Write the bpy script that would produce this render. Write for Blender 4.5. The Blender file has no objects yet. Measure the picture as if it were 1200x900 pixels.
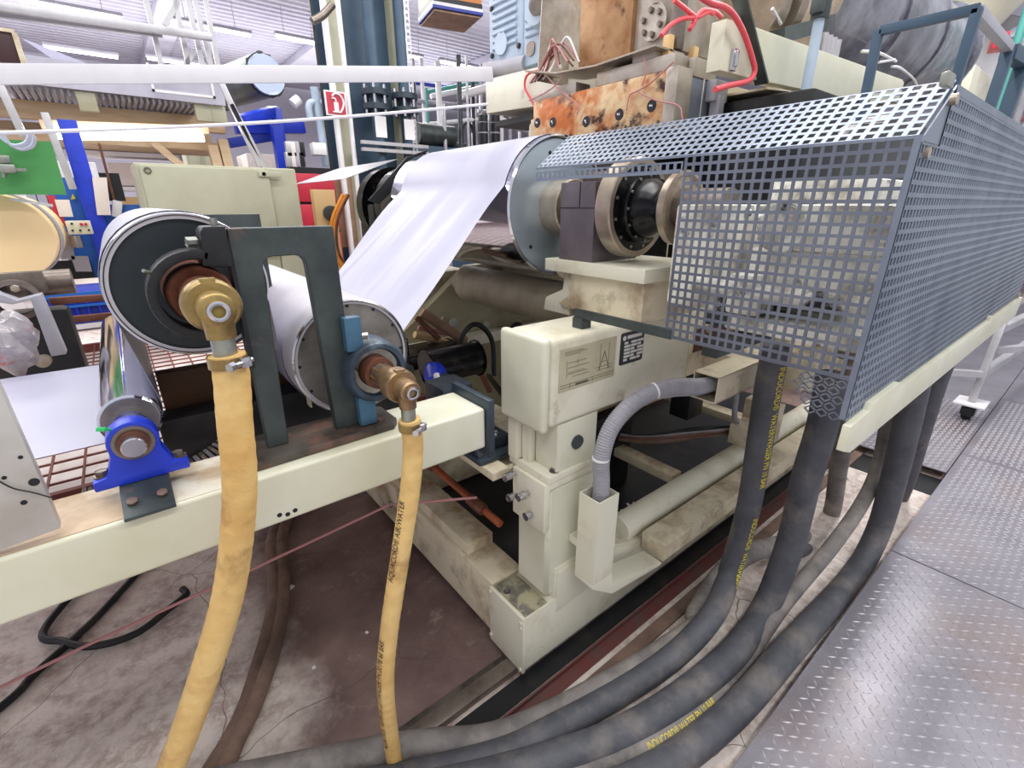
import bpy, bmesh, math, random
from mathutils import Vector, Matrix, Euler
C = bpy.context.scene.collection
R = math.radians
random.seed(7)
# ---------------------------------------------------------------- camera
CAM_H, FPX, PITCH, YAW = 1.6, 554.0, R(20.8), R(51.3)
cd = bpy.data.cameras.new('camera'); cam = bpy.data.objects.new('camera', cd); C.objects.link(cam)
cd.sensor_fit = 'HORIZONTAL'; cd.sensor_width = 36.0; cd.lens = 36.0 * FPX / 1200.0
cd.clip_start = 0.02; cd.clip_end = 200
cam.location = (0, 0, CAM_H); cam.rotation_euler = (R(90) - PITCH, 0, YAW - R(90))
sc = bpy.context.scene; sc.camera = cam
# ---------------------------------------------------------------- world, lights, exposure
w = bpy.data.worlds.new('hall_light'); sc.world = w; w.use_nodes = True
w.node_tree.nodes['Background'].inputs[0].default_value = (0.93, 0.95, 1.0, 1)
w.node_tree.nodes['Background'].inputs[1].default_value = 0.7
def area(name, loc, size, power, rot=(0, 0, 0), col=(1, 0.985, 0.96)):
    l = bpy.data.lights.new(name, 'AREA'); l.shape = 'RECTANGLE'; l.size, l.size_y = size; l.energy = power; l.color = col
    o = bpy.data.objects.new(name, l); C.objects.link(o); o.location = loc; o.rotation_euler = rot; return o
area('hall_lamp', (1.0, 1.6, 4.7), (7, 0.5), 115)
area('hall_lamp', (1.0, -1.4, 4.7), (7, 0.5), 130)
area('hall_lamp', (0.5, 4.2, 4.75), (8, 0.5), 150)
area('hall_lamp', (5.5, 1.0, 4.7), (5, 0.5), 200)
area('hall_lamp', (1.0, 9.0, 4.9), (12, 1.5), 600)
area('hall_lamp', (2.0, 14.0, 4.9), (14, 2.0), 600)
area('ceiling_fill', (3.0, 9.0, 4.3), (14, 3.0), 260, (R(180), 0, 0))  # unseen upward lamps, added only to brighten the ceiling
area('ceiling_fill', (3.0, 15.0, 4.2), (16, 4.0), 420, (R(180), 0, 0))
sc.view_settings.view_transform = 'Standard'; sc.view_settings.look = 'None'
sc.view_settings.exposure = 0.16; sc.view_settings.gamma = 1.0; sc.view_settings.use_curve_mapping = False
# ---------------------------------------------------------------- materials
def lin(h):
    h = h.lstrip('#'); v = [int(h[i:i+2], 16) / 255 for i in (0, 2, 4)]
    return tuple(x / 12.92 if x <= .04045 else ((x + .055) / 1.055) ** 2.4 for x in v) + (1,)
def mat(name, c1, c2=None, scale=8., lo=.45, hi=.7, rough=.5, metal=0., bump=0., bscale=60., stretch=(1, 1, 1), c3=None, s3=2.5, lo3=.5, hi3=.65, emit=0., coat=0., trans=0., alpha=1.):
    m = bpy.data.materials.new(name); m.use_nodes = True; nt = m.node_tree; N, L = nt.nodes, nt.links
    b = N['Principled BSDF']; b.inputs['Roughness'].default_value = rough; b.inputs['Metallic'].default_value = metal
    b.inputs['Base Color'].default_value = lin(c1)
    if coat: b.inputs['Coat Weight'].default_value = coat
    if trans: b.inputs['Transmission Weight'].default_value = trans
    if alpha < 1: b.inputs['Alpha'].default_value = alpha
    if emit:
        b.inputs['Emission Color'].default_value = lin(c1); b.inputs['Emission Strength'].default_value = emit
    if c2 or bump or c3:
        tc = N.new('ShaderNodeTexCoord'); mp = N.new('ShaderNodeMapping'); mp.inputs['Scale'].default_value = stretch
        L.new(tc.outputs['Object'], mp.inputs[0]); src = mp.outputs[0]
    def layer(prev, c, sc_, a, z_, off):
        n = N.new('ShaderNodeTexNoise'); n.inputs['Scale'].default_value = sc_; n.inputs['Detail'].default_value = 7; n.inputs['Roughness'].default_value = .62
        ad = N.new('ShaderNodeVectorMath'); ad.operation = 'ADD'; ad.inputs[1].default_value = (off, off * 2, off * 3)
        L.new(src, ad.inputs[0]); L.new(ad.outputs[0], n.inputs['Vector'])
        r = N.new('ShaderNodeMapRange'); r.inputs[1].default_value = a; r.inputs[2].default_value = z_; L.new(n.outputs[0], r.inputs[0])
        mx = N.new('ShaderNodeMix'); mx.data_type = 'RGBA'; L.new(r.outputs[0], mx.inputs[0])
        if prev is None: mx.inputs[6].default_value = lin(c1)
        else: L.new(prev, mx.inputs[6])
        mx.inputs[7].default_value = lin(c); return mx.outputs[2]
    o = None
    if c2: o = layer(o, c2, scale, lo, hi, 0)
    if c3: o = layer(o, c3, s3, lo3, hi3, 3.7)
    if o is not None: L.new(o, b.inputs['Base Color'])
    if bump:
        n = N.new('ShaderNodeTexNoise'); n.inputs['Scale'].default_value = bscale; n.inputs['Detail'].default_value = 5; L.new(src, n.inputs['Vector'])
        bp = N.new('ShaderNodeBump'); bp.inputs['Strength'].default_value = bump; bp.inputs['Distance'].default_value = .01
        L.new(n.outputs[0], bp.inputs['Height']); L.new(bp.outputs[0], b.inputs['Normal'])
    return m
K = {}
K['cream'] = mat('cream_paint', '#e2decb', '#bfb498', 5, .5, .8, rough=.42, c3='#86735a', s3=9, lo3=.62, hi3=.82)
K['cream_clean'] = mat('cream_paint_clean', '#dcdbc8', '#cfccb2', 4, .4, .7, rough=.38, c3='#a89f86', s3=14, lo3=.68, hi3=.85)
K['cream_dirty'] = mat('cream_paint_dirty', '#dcd1b7', '#9a8060', 5, .45, .66, rough=.5, c3='#5a4638', s3=7, lo3=.58, hi3=.8)
K['gearmottle'] = mat('dirty_gear_casting', '#ece9dd', '#a39c8e', 11, .45, .62, rough=.5, c3='#2a2a30', s3=7, lo3=.56, hi3=.62)
K['maroon_primer'] = mat('maroon_primer', '#5a2f2c', '#3a2220', 9, .4, .7, rough=.55, c3='#a8977c', s3=14, lo3=.6, hi3=.66)
K['cabinet'] = mat('cabinet_paint', '#b9b8a2', '#a9a68d', 2.5, .4, .7, rough=.45)
K['steel_dark'] = mat('dark_plate_steel', '#4c5453', '#343a3c', 7, .4, .65, rough=.42, metal=.35, c3='#6b5850', s3=12, lo3=.6, hi3=.75)
K['steel_dirty'] = mat('greasy_base_plate', '#5c554f', '#39332f', 14, .4, .65, rough=.5, metal=.3, c3='#8b6254', s3=6, lo3=.55, hi3=.7)
K['black_disc'] = mat('blued_steel_disc', '#232b30', '#39434a', 6, .5, .8, rough=.45, metal=.15, c3='#6c716c', s3=10, lo3=.62, hi3=.85)
K['black'] = mat('black_iron', '#1d1e22', '#34302e', 8, .5, .7, rough=.45, metal=.2)
K['grease'] = mat('greasy_black', '#17181c', '#3d3936', 18, .52, .7, rough=.22, metal=.5)
K['iron'] = mat('bare_iron', '#8a8078', '#5a4c45', 7, .4, .7, rough=.38, metal=.7)
K['iron_pale'] = mat('pale_machined_iron', '#b5a898', '#8c7c6c', 9, .4, .7, rough=.33, metal=.65)
K['rustshaft'] = mat('rusty_shaft', '#7b4f3e', '#4b2d26', 20, .4, .7, rough=.45, metal=.4)
K['chrome'] = mat('chrome', '#d8dae4', '#c3c4d2', 3, .4, .8, rough=.08, metal=1.)
K['chrome_soft'] = mat('ground_chrome', '#c9c8cf', '#a6a4b0', 6, .4, .8, rough=.2, metal=.95)
K['rolldisc'] = mat('machined_disc', '#9b958f', '#5d5854', 7, .4, .7, rough=.36, metal=.6)
K['brass'] = mat('brass_casting', '#a8905c', '#76603a', 12, .42, .66, rough=.32, metal=.65)
K['brass2'] = mat('bronze_casting', '#9c8160', '#6a5340', 12, .42, .66, rough=.33, metal=.6)
K['zinc'] = mat('zinc_fitting', '#a6a89f', '#7d8078', 14, .4, .7, rough=.35, metal=.8)
K['galv'] = mat('galvanised_mesh', '#747a88', '#5a606e', 5, .4, .7, rough=.42, metal=.45)
K['galv2'] = mat('galvanised_mesh_lit', '#828b9b', '#687182', 5, .4, .7, rough=.42, metal=.45)  # lighter copy of the mesh steel, its lit edges put into the colour
K['film'] = mat('white_film', '#a9a8bb', None, rough=.42, bump=.25, bscale=6, stretch=(1, .5, .6))
K['filmcream'] = mat('film_wrap', '#b9b5bd', '#a6a1a4', 5, .4, .8, rough=.35)
K['hose_y'] = mat('yellow_rubber', '#dfbd7c', '#c99c58', 7, .42, .68, rough=.6, bump=.5, bscale=30, c3='#7d5230', s3=6, lo3=.58, hi3=.76)
K['hose_k'] = mat('black_rubber', '#54555c', '#3f4148', 7, .4, .7, rough=.62, c3='#857b74', s3=5, lo3=.5, hi3=.75, bump=.3, bscale=50)
K['hose_g'] = mat('dusty_rubber', '#827c7a', '#5e5a59', 9, .4, .7, rough=.75, c3='#a89f98', s3=5, lo3=.5, hi3=.75, bump=.3, bscale=50)
K['hose_b'] = mat('brown_dusty_hose', '#82695c', '#5a483f', 9, .4, .7, rough=.8, bump=.3)
K['print_y'] = mat('yellow_print', '#e6d23a', rough=.6)
K['print_k'] = mat('black_print', '#2a241f', rough=.6)
K['conduit'] = mat('grey_conduit', '#9c9aa2', '#86848c', 9, .4, .7, rough=.55)
K['blue'] = mat('blue_paint', '#1c39c6', '#142a94', 8, .5, .8, rough=.35)
K['bluem'] = mat('machine_blue', '#2a6cc4', '#1f57a6', 4, .4, .8, rough=.4)
K['deepblue'] = mat('deep_blue_crate', '#2138a4', '#182a80', 5, .4, .8, rough=.45)
K['bluesteel'] = mat('blue_grey_column_paint', '#3f566b', '#2f4358', 2.5, .4, .7, rough=.5)
K['bluegrey'] = mat('blue_grey_enamel', '#39444f', '#20272f', 9, .4, .7, rough=.35, metal=.2)
K['motorblue'] = mat('pale_blue_gear_paint', '#b4c4d6', '#9db0c6', 6, .4, .8, rough=.4)
K['green'] = mat('green_panel', '#4a9450', '#3d8244', 3, .4, .8, rough=.5)
K['red'] = mat('red_paint', '#c22f44', '#a5243a', 4, .4, .8, rough=.4)
K['redcable'] = mat('red_cable', '#e0525c', rough=.5)
K['orange'] = mat('orange_paint', '#d5813c', '#c4702c', 4, .4, .8, rough=.45)
K['tan'] = mat('tan_underside', '#a98a72', '#8c6d58', 6, .4, .7, rough=.6)
K['peach'] = mat('paper_reel', '#f2d7a6', '#ecca92', 2, .4, .8, rough=.7)
K['white'] = mat('white_paint', '#e9e7ea', '#d8d5da', 4, .4, .8, rough=.45)
K['grey'] = mat('grey_paint', '#a9a8b2', '#8f8e9a', 4, .4, .8, rough=.45)
K['alu'] = mat('aluminium_profile', '#c5c3c8', '#a5a3a8', 5, .4, .8, rough=.35, metal=.5)
K['deck'] = mat('deck_sheet', '#b9b7c6', '#a19fb0', 3, .4, .8, rough=.4)
K['wood'] = mat('warm_timber', '#d2ba9a', '#bd9c74', 3, .4, .7, rough=.6, stretch=(1, 6, 6))
K['teal'] = mat('teal_pipe', '#4f9a92', rough=.5)
K['ochre'] = mat('ochre_board', '#d9b784', '#c6a270', 3, .4, .8, rough=.6)
K['amber'] = mat('orange_tube', '#e08a2a', rough=.45)
K['burnt'] = mat('burnt_die_face', '#d3b78e', '#b4601c', 6, .42, .56, rough=.38, metal=.25, c3='#3a1610', s3=8, lo3=.53, hi3=.62, bump=.3, bscale=30)
K['diegrey'] = mat('die_steel', '#b7afa5', '#8f8274', 8, .4, .7, rough=.4, metal=.45, c3='#a87c46', s3=5, lo3=.55, hi3=.7)
K['heater'] = mat('die_heater_grey', '#6f7684', '#575e6c', 6, .4, .7, rough=.5)
K['brownface'] = mat('browned_steel', '#b08a62', '#8a5a34', 7, .4, .65, rough=.4, metal=.4, c3='#5c3826', s3=11, lo3=.58, hi3=.7)
K['lagging'] = mat('black_lagging', '#7d7e8c', '#4a4b58', 5, .4, .62, rough=.3, coat=.3, bump=.5, bscale=9)
K['leg'] = mat('grate_red', '#7c3f34', rough=.6)
K['paper'] = mat('paper_sheet', '#e6dcd8', '#d2c3bc', 4, .4, .8, rough=.8)
K['glow'] = mat('lamp_tube', '#ffffff', emit=9.)
K['rustorange'] = mat('rust_orange_rod', '#a8542c', '#57301f', 20, .4, .7, rough=.5, metal=.2)
K['glass'] = mat('pale_disc', '#b9c4dc', '#a8b4cf', 4, .4, .8, rough=.3)
K['pink'] = mat('pink_cord', '#b98080', rough=.6)
K['ceil'] = mat('ceiling_sheet', '#b4b3c4', '#a4a3b6', .7, .4, .7, rough=.5)
K['wall'] = mat('hall_wall_paint', '#bdbccb', '#aeadbe', .5, .4, .7, rough=.6)
K['label_grey'] = mat('diagram_plate', '#bdb69c', '#aaa186', 9, .4, .7, rough=.5)
K['label_dark'] = mat('nameplate_black', '#2b2c33', rough=.4)
K['label_white'] = mat('nameplate_white', '#d9d8d6', rough=.5)
K['line_dark'] = mat('engraved_line', '#6b6654', rough=.6)
# ---------------------------------------------------------------- mesh helpers
def J(*bms):
    a = bmesh.new()
    for b in bms:
        me = bpy.data.meshes.new('t'); b.to_mesh(me); a.from_mesh(me); bpy.data.meshes.remove(me); b.free()
    return a
def bev(bm, w, seg=2):
    if w > 0:
        es = [e for e in bm.edges if len(e.link_faces) == 2 and e.calc_face_angle(0) > .6]
        bmesh.ops.bevel(bm, geom=es, offset=w, segments=seg, profile=.6, affect='EDGES', clamp_overlap=True)
    return bm
def B(x0, x1, y0, y1, z0, z1, b=0., seg=2):
    bm = bmesh.new(); r = bmesh.ops.create_cube(bm, size=1)
    for v in bm.verts: v.co = Vector(((x0 + x1) / 2 + v.co.x * (x1 - x0), (y0 + y1) / 2 + v.co.y * (y1 - y0), (z0 + z1) / 2 + v.co.z * (z1 - z0)))
    return bev(bm, b, seg)
def OB(c, size, rot=(0, 0, 0), b=0.):
    bm = B(-size[0] / 2, size[0] / 2, -size[1] / 2, size[1] / 2, -size[2] / 2, size[2] / 2, b)
    bm.transform(Matrix.Translation(c) @ Euler(rot).to_matrix().to_4x4()); return bm
def BAR(p, q, wd, ht=None, b=0.):
    p, q = Vector(p), Vector(q); d = q - p; ht = ht or wd
    bm = B(-wd / 2, wd / 2, -ht / 2, ht / 2, 0, d.length, b)
    up = Vector((0, 0, 1)) if abs(d.normalized().z) < .95 else Vector((0, 1, 0))
    x = up.cross(d).normalized(); y = d.normalized().cross(x)
    m = Matrix((x, y, d.normalized())).transposed().to_4x4(); bm.transform(Matrix.Translation(p) @ m); return bm
def CY(p, q, r, r2=None, seg=24, b=0.):
    p, q = Vector(p), Vector(q); d = q - p; bm = bmesh.new()
    bmesh.ops.create_cone(bm, cap_ends=True, segments=seg, radius1=r, radius2=r if r2 is None else r2, depth=d.length)
    bm.transform(Matrix.Translation((p + q) / 2) @ d.to_track_quat('Z', 'Y').to_matrix().to_4x4())
    return bev(bm, b, 2)
def LA(prof, o=(0, 0, 0), axis='Y', seg=48):
    """surface of revolution: prof = [(along, radius)...]"""
    bm = bmesh.new(); rings = []
    for a, r in prof:
        ring = []
        for k in range(seg):
            t = 2 * math.pi * k / seg; u, v = r * math.cos(t), r * math.sin(t)
            co = {'Y': (u, a, v), 'X': (a, u, v), 'Z': (u, v, a)}[axis]
            ring.append(bm.verts.new(Vector(o) + Vector(co)))
        rings.append(ring)
    for i in range(len(rings) - 1):
        for k in range(seg):
            bm.faces.new((rings[i][k], rings[i][(k + 1) % seg], rings[i + 1][(k + 1) % seg], rings[i + 1][k]))
    bmesh.ops.remove_doubles(bm, verts=bm.verts, dist=1e-6)
    bmesh.ops.recalc_face_normals(bm, faces=bm.faces); return bm
def spl(pts, n=8):
    P = [Vector(p) for p in pts]
    if len(P) < 3: return P
    P = [2 * P[0] - P[1]] + P + [2 * P[-1] - P[-2]]; out = []
    for i in range(1, len(P) - 2):
        a, b, c, d = P[i - 1:i + 3]
        for k in range(n):
            t = k / n
            out.append(.5 * ((2 * b) + (c - a) * t + (2 * a - 5 * b + 4 * c - d) * t * t + (3 * b - a - 3 * c + d) * t ** 3))
    out.append(P[-2]); return out
def frames(P):
    T = [(P[min(i + 1, len(P) - 1)] - P[max(i - 1, 0)]).normalized() for i in range(len(P))]
    n = T[0].orthogonal().normalized(); F = []
    for t in T:
        n = (n - t * n.dot(t)).normalized(); F.append((t, n, t.cross(n)))
    return F
def TB(pts, r, seg=12, smooth=8, ripple=0., period=.02):
    P = spl(pts, smooth) if smooth > 1 else [Vector(p) for p in pts]
    if ripple:
        Q = []; 
        for i in range(len(P) - 1):
            n = max(1, int((P[i + 1] - P[i]).length / (period / 4)))
            Q += [P[i].lerp(P[i + 1], k / n) for k in range(n)]
        P = Q + [P[-1]]
    F = frames(P); bm = bmesh.new(); rings = []; s = 0
    for i, p in enumerate(P):
        if i: s += (p - P[i - 1]).length
        rr = (r[min(int(i / max(1, len(P) - 1) * (len(r) - 1)), len(r) - 1)] if isinstance(r, (list, tuple)) else r)
        if ripple: rr += ripple * math.sin(2 * math.pi * s / period)
        rings.append([bm.verts.new(p + (F[i][1] * math.cos(2 * math.pi * k / seg) + F[i][2] * math.sin(2 * math.pi * k / seg)) * rr) for k in range(seg)])
    for i in range(len(rings) - 1):
        for k in range(seg): bm.faces.new((rings[i][k], rings[i][(k + 1) % seg], rings[i + 1][(k + 1) % seg], rings[i + 1][k]))
    bm.faces.new(rings[0][::-1]); bm.faces.new(rings[-1]); return bm
def PR(axis, poly, a0, a1, b=0., seg=2):
    bm = bmesh.new()
    def co(u, v, a): return {'Y': (u, a, v), 'X': (a, u, v), 'Z': (u, v, a)}[axis]
    A = [bm.verts.new(co(u, v, a0)) for u, v in poly]; Z = [bm.verts.new(co(u, v, a1)) for u, v in poly]
    n = len(poly); bm.faces.new(A); bm.faces.new(Z[::-1])
    for i in range(n): bm.faces.new((A[i], Z[i], Z[(i + 1) % n], A[(i + 1) % n]))
    bmesh.ops.recalc_face_normals(bm, faces=bm.faces); return bev(bm, b, seg)
def pieces(bm):
    """groups of faces whose boxes touch: what is apart in space becomes a part of its own"""
    left = set(bm.verts); isl = []
    while left:
        st = [left.pop()]; g = [st[0]]
        while st:
            for e in st.pop().link_edges:
                for v in e.verts:
                    if v in left: left.discard(v); st.append(v); g.append(v)
        xs = [v.co for v in g]; isl.append([g, [min(v[i] for v in xs) - .001 for i in range(3)], [max(v[i] for v in xs) + .001 for i in range(3)]])
    ch = True
    while ch:
        ch = False
        for i in range(len(isl)):
            for j in range(len(isl) - 1, i, -1):
                a, b_ = isl[i], isl[j]
                if all(a[1][k] <= b_[2][k] and b_[1][k] <= a[2][k] for k in range(3)):
                    isl[i] = [a[0] + b_[0], [min(p, q) for p, q in zip(a[1], b_[1])], [max(p, q) for p, q in zip(a[2], b_[2])]]; del isl[j]; ch = True
    return isl
KEEP = {'lettering', 'engraving', 'plate_print', 'raised_lug', 'symbol', 'mesh_sheet', 'diamond_mesh'}
def obj(name, bm, m, parent=None, label=None, smooth=None, loc=None, stuff=False):
    if parent is not None and not stuff and name not in KEEP and len(bm.verts) < 3000:
        isl = pieces(bm)
        if len(isl) > 1:
            last = None
            bm.verts.index_update(); groups = [set(v.index for v in g[0]) for g in isl]
            for gs in groups:
                nb = bm.copy(); nb.verts.ensure_lookup_table()
                bmesh.ops.delete(nb, geom=[v for v in nb.verts if v.index not in gs], context='VERTS')
                last = obj(name, nb, m, parent, label, smooth, loc, True); 
                if 'kind' in last: del last['kind']
            bm.free(); return last
    if loc is None:
        xs = [v.co for v in bm.verts]
        loc = Vector(((min(v.x for v in xs) + max(v.x for v in xs)) / 2, (min(v.y for v in xs) + max(v.y for v in xs)) / 2, min(v.z for v in xs)))
    bmesh.ops.translate(bm, verts=bm.verts, vec=-Vector(loc))
    me = bpy.data.meshes.new(name)
    if smooth is not False:
        for f in bm.faces: f.smooth = True
        for e in bm.edges:
            if len(e.link_faces) != 2 or e.calc_face_angle(0) > R(38): e.smooth = False
    bm.to_mesh(me); bm.free(); me.materials.append(K[m] if isinstance(m, str) else m)
    o = bpy.data.objects.new(name, me); C.objects.link(o); o.location = loc
    if parent is not None:
        o.parent = parent; pw = Vector(parent['_w']); o.location = Vector(loc) - pw
    o['_w'] = list(loc)
    if label: o['label'] = label
    if stuff: o['kind'] = 'stuff'
    return o
def thing(name, label, cat, loc, group=None):
    o = bpy.data.objects.new(name, None); C.objects.link(o); o.location = loc; o['_w'] = list(loc); o.empty_display_size = .05
    o['label'] = label; o['category'] = cat
    if group: o['group'] = group
    return o
def one(name, bm, m, label, cat, group=None, **k):
    o = obj(name, bm, m, **k); o['label'] = label; o['category'] = cat
    if group: o['group'] = group
    return o
def struct(name, bm, m, parent=None, **k):
    o = obj(name, bm, m, parent, **k); o['kind'] = 'structure'; return o
def copy_tree(o, parent=None):
    c = o.copy(); C.objects.link(c)
    if parent is not None: c.parent = parent
    for ch in list(o.children): copy_tree(ch, c)
    return c
def gridmesh(o, u, v, nx, ny, pitch, hole, th):
    """perforated sheet: origin, unit vectors, cells, square holes, real thickness"""
    o, u, v = Vector(o), Vector(u).normalized(), Vector(v).normalized(); n = u.cross(v) * th
    bm = bmesh.new(); g = (pitch - hole) / 2
    pts = [[None] * (ny * 2 + 2) for _ in range(nx * 2 + 2)]; pb = [[None] * (ny * 2 + 2) for _ in range(nx * 2 + 2)]
    def cs(n_):
        c = [0.]
        for i in range(n_): c += [i * pitch + g, i * pitch + g + hole]
        return c + [n_ * pitch]
    X, Y = cs(nx), cs(ny)
    for i, a in enumerate(X):
        for j, b in enumerate(Y):
            p = o + u * a + v * b; pts[i][j] = bm.verts.new(p); pb[i][j] = bm.verts.new(p + n)
    for i in range(len(X) - 1):
        for j in range(len(Y) - 1):
            if i % 2 == 1 and j % 2 == 1:
                a = ((i, j), (i + 1, j), (i + 1, j + 1), (i, j + 1))
                for k in range(4):
                    p, q = a[k], a[(k + 1) % 4]
                    bm.faces.new((pts[q[0]][q[1]], pts[p[0]][p[1]], pb[p[0]][p[1]], pb[q[0]][q[1]]))
            else:
                bm.faces.new((pts[i][j], pts[i + 1][j], pts[i + 1][j + 1], pts[i][j + 1]))
                bm.faces.new((pb[i][j], pb[i][j + 1], pb[i + 1][j + 1], pb[i + 1][j]))
    return bm
def textbm(s, size, depth=0.):
    cu = bpy.data.curves.new('txt', 'FONT'); cu.body = s; cu.size = size; cu.resolution_u = 2; cu.extrude = depth
    o = bpy.data.objects.new('txt', cu); C.objects.link(o); dg = bpy.context.evaluated_depsgraph_get()
    me = bpy.data.meshes.new_from_object(o.evaluated_get(dg)); bm = bmesh.new(); bm.from_mesh(me)
    bpy.data.objects.remove(o); bpy.data.curves.remove(cu); bpy.data.meshes.remove(me)
    bmesh.ops.subdivide_edges(bm, edges=[e for e in bm.edges if e.calc_length() > size * .3], cuts=1); return bm
def hose_text(pts, r, s, start, size, toward, flip=False, sx=1.):
    """lettering laid round a hose of centre line pts"""
    P = spl(pts, 8); S = [0.]
    for i in range(1, len(P)): S.append(S[-1] + (P[i] - P[i - 1]).length)
    F = frames(P); bm = textbm(s, size); toward = Vector(toward).normalized()
    for v in bm.verts:
        a = start + (-v.co.x if flip else v.co.x) * sx; k = 0
        while k < len(S) - 2 and S[k + 1] < a: k += 1
        t = (a - S[k]) / max(1e-6, S[k + 1] - S[k]); c = P[k].lerp(P[k + 1], t); T = (P[k + 1] - P[k]).normalized()
        n = (toward - T * toward.dot(T)).normalized(); m_ = n.cross(T) if not flip else T.cross(n)
        th = (v.co.y - size * .35) / r
        v.co = c + (n * math.cos(th) + m_ * math.sin(th)) * (r + .0008)
    return bm
def bolt(p, n, r=.008, h=.008, hexa=True):
    p, n = Vector(p), Vector(n).normalized()
    return CY(p - n * .001, p + n * h, r, seg=6 if hexa else 14, b=r * .12)
# pixel of the photograph -> point on a world plane; used only to read off positions of real things
_fh = Vector((math.cos(YAW), math.sin(YAW), 0)); _r = Vector((math.sin(YAW), -math.cos(YAW), 0)); _z = Vector((0, 0, 1))
_f = _fh * math.cos(PITCH) - _z * math.sin(PITCH); _u = _fh * math.sin(PITCH) + _z * math.cos(PITCH)
def at(ax, val, x, y):
    d = _f + _r * ((x - 600) / FPX) - _u * ((y - 450) / FPX); i = 'XYZ'.index(ax)
    o = Vector((0, 0, CAM_H)); return o + d * ((val - o[i]) / d[i])
# ================================================================ SETTING
def floor_mat():
    m = bpy.data.materials.new('worn_concrete'); m.use_nodes = True; nt = m.node_tree; N, L = nt.nodes, nt.links; b = N['Principled BSDF']
    tc = N.new('ShaderNodeTexCoord'); src = tc.outputs['Object']
    def noise(s, d=8, r=.65, off=0):
        a = N.new('ShaderNodeVectorMath'); a.operation = 'ADD'; a.inputs[1].default_value = (off, off, off); L.new(src, a.inputs[0])
        n = N.new('ShaderNodeTexNoise'); n.inputs['Scale'].default_value = s; n.inputs['Detail'].default_value = d; n.inputs['Roughness'].default_value = r
        L.new(a.outputs[0], n.inputs['Vector']); return n.outputs[0]
    def rng(x, a, z):
        r = N.new('ShaderNodeMapRange'); r.inputs[1].default_value = a; r.inputs[2].default_value = z; L.new(x, r.inputs[0]); return r.outputs[0]
    def mix(f, a, c):
        x = N.new('ShaderNodeMix'); x.data_type = 'RGBA'; L.new(f, x.inputs[0])
        if isinstance(a, str): x.inputs[6].default_value = lin(a)
        else: L.new(a, x.inputs[6])
        x.inputs[7].default_value = lin(c) if isinstance(c, str) else (0, 0, 0, 1)
        if not isinstance(c, str): L.new(c, x.inputs[7])
        return x.outputs[2]
    dark = mix(rng(noise(2.2), .38, .62), '#86706a', '#644e4c')
    dark = mix(rng(noise(7, 10, .75, off=5), .56, .72), dark, '#a3928b')
    pale = mix(rng(noise(9, off=2), .42, .6), '#e2d6cf', '#b3a19a')
    pale = mix(rng(noise(26, off=9), .48, .64), pale, '#dfd6d0')
    # bare worn patch on the left of the machine, oil-soaked paint on the right: follows a wandering border
    sp = N.new('ShaderNodeSeparateXYZ'); L.new(src, sp.inputs[0])
    y1 = N.new('ShaderNodeMath'); y1.operation = 'MULTIPLY_ADD'; y1.inputs[1].default_value = 6; y1.inputs[2].default_value = -5.2; L.new(sp.outputs[1], y1.inputs[0])
    x1 = N.new('ShaderNodeMath'); x1.operation = 'MULTIPLY'; x1.inputs[1].default_value = 2.6; L.new(sp.outputs[0], x1.inputs[0])
    mn = N.new('ShaderNodeMath'); mn.operation = 'MINIMUM'; L.new(x1.outputs[0], mn.inputs[0]); L.new(y1.outputs[0], mn.inputs[1])
    m1 = N.new('ShaderNodeMath'); m1.operation = 'MULTIPLY_ADD'; m1.inputs[1].default_value = -1; m1.inputs[2].default_value = .66; L.new(mn.outputs[0], m1.inputs[0])
    m2 = N.new('ShaderNodeMath'); m2.operation = 'MULTIPLY_ADD'; m2.inputs[1].default_value = 2.2; L.new(noise(1.6, off=11), m2.inputs[0]); L.new(m1.outputs[0], m2.inputs[2])
    col = mix(rng(m2.outputs[0], 1.0, 1.55), dark, pale)
    v = N.new('ShaderNodeTexVoronoi'); v.feature = 'DISTANCE_TO_EDGE'; v.inputs['Scale'].default_value = 1.3
    a = N.new('ShaderNodeVectorMath'); a.operation = 'MULTIPLY_ADD'; n3 = N.new('ShaderNodeTexNoise'); n3.inputs['Scale'].default_value = 5; L.new(src, n3.inputs['Vector'])
    L.new(n3.outputs[1], a.inputs[0]); a.inputs[1].default_value = (.12, .12, .12); L.new(src, a.inputs[2]); L.new(a.outputs[0], v.inputs['Vector'])
    col = mix(rng(v.outputs[0], .003, 0.0), col, '#5a4844')
    L.new(col, b.inputs['Base Color']); b.inputs['Roughness'].default_value = .55
    bp = N.new('ShaderNodeBump'); bp.inputs['Strength'].default_value = .55; bp.inputs['Distance'].default_value = .012
    L.new(noise(30, 9, .7), bp.inputs['Height']); L.new(bp.outputs[0], b.inputs['Normal']); return m
K['floor'] = floor_mat()
struct('floor', B(-6, 16, -4, 21, -.3, 0), 'floor', loc=(0, 0, 0))
def corr(x0, x1, y0, y1, z, pitch, h):
    bm = bmesh.new(); n = int((y1 - y0) / pitch); pr = []
    for i in range(n):
        y = y0 + i * pitch; pr += [(y, z), (y + pitch * .42, z), (y + pitch * .55, z + h), (y + pitch * .87, z + h)]
    A = [bm.verts.new((x0, y, zz)) for y, zz in pr]; Z = [bm.verts.new((x1, y, zz)) for y, zz in pr]
    for i in range(len(pr) - 1): bm.faces.new((A[i], A[i + 1], Z[i + 1], Z[i]))
    return bm
struct('ceiling', corr(-6, 16, 4.5, 20.9, 5.6, .26, .07), 'ceil', smooth=False, loc=(0, 0, 0))
struct('wall_back', B(-6, 16, 21, 21.2, -.3, 5.7), 'wall')
struct('wall_right', B(16, 16.2, -1, 21, -.3, 5.7), 'wall')
struct('wall_left', B(-6.2, -6, 3, 21, -.3, 5.7), 'wall')
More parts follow.
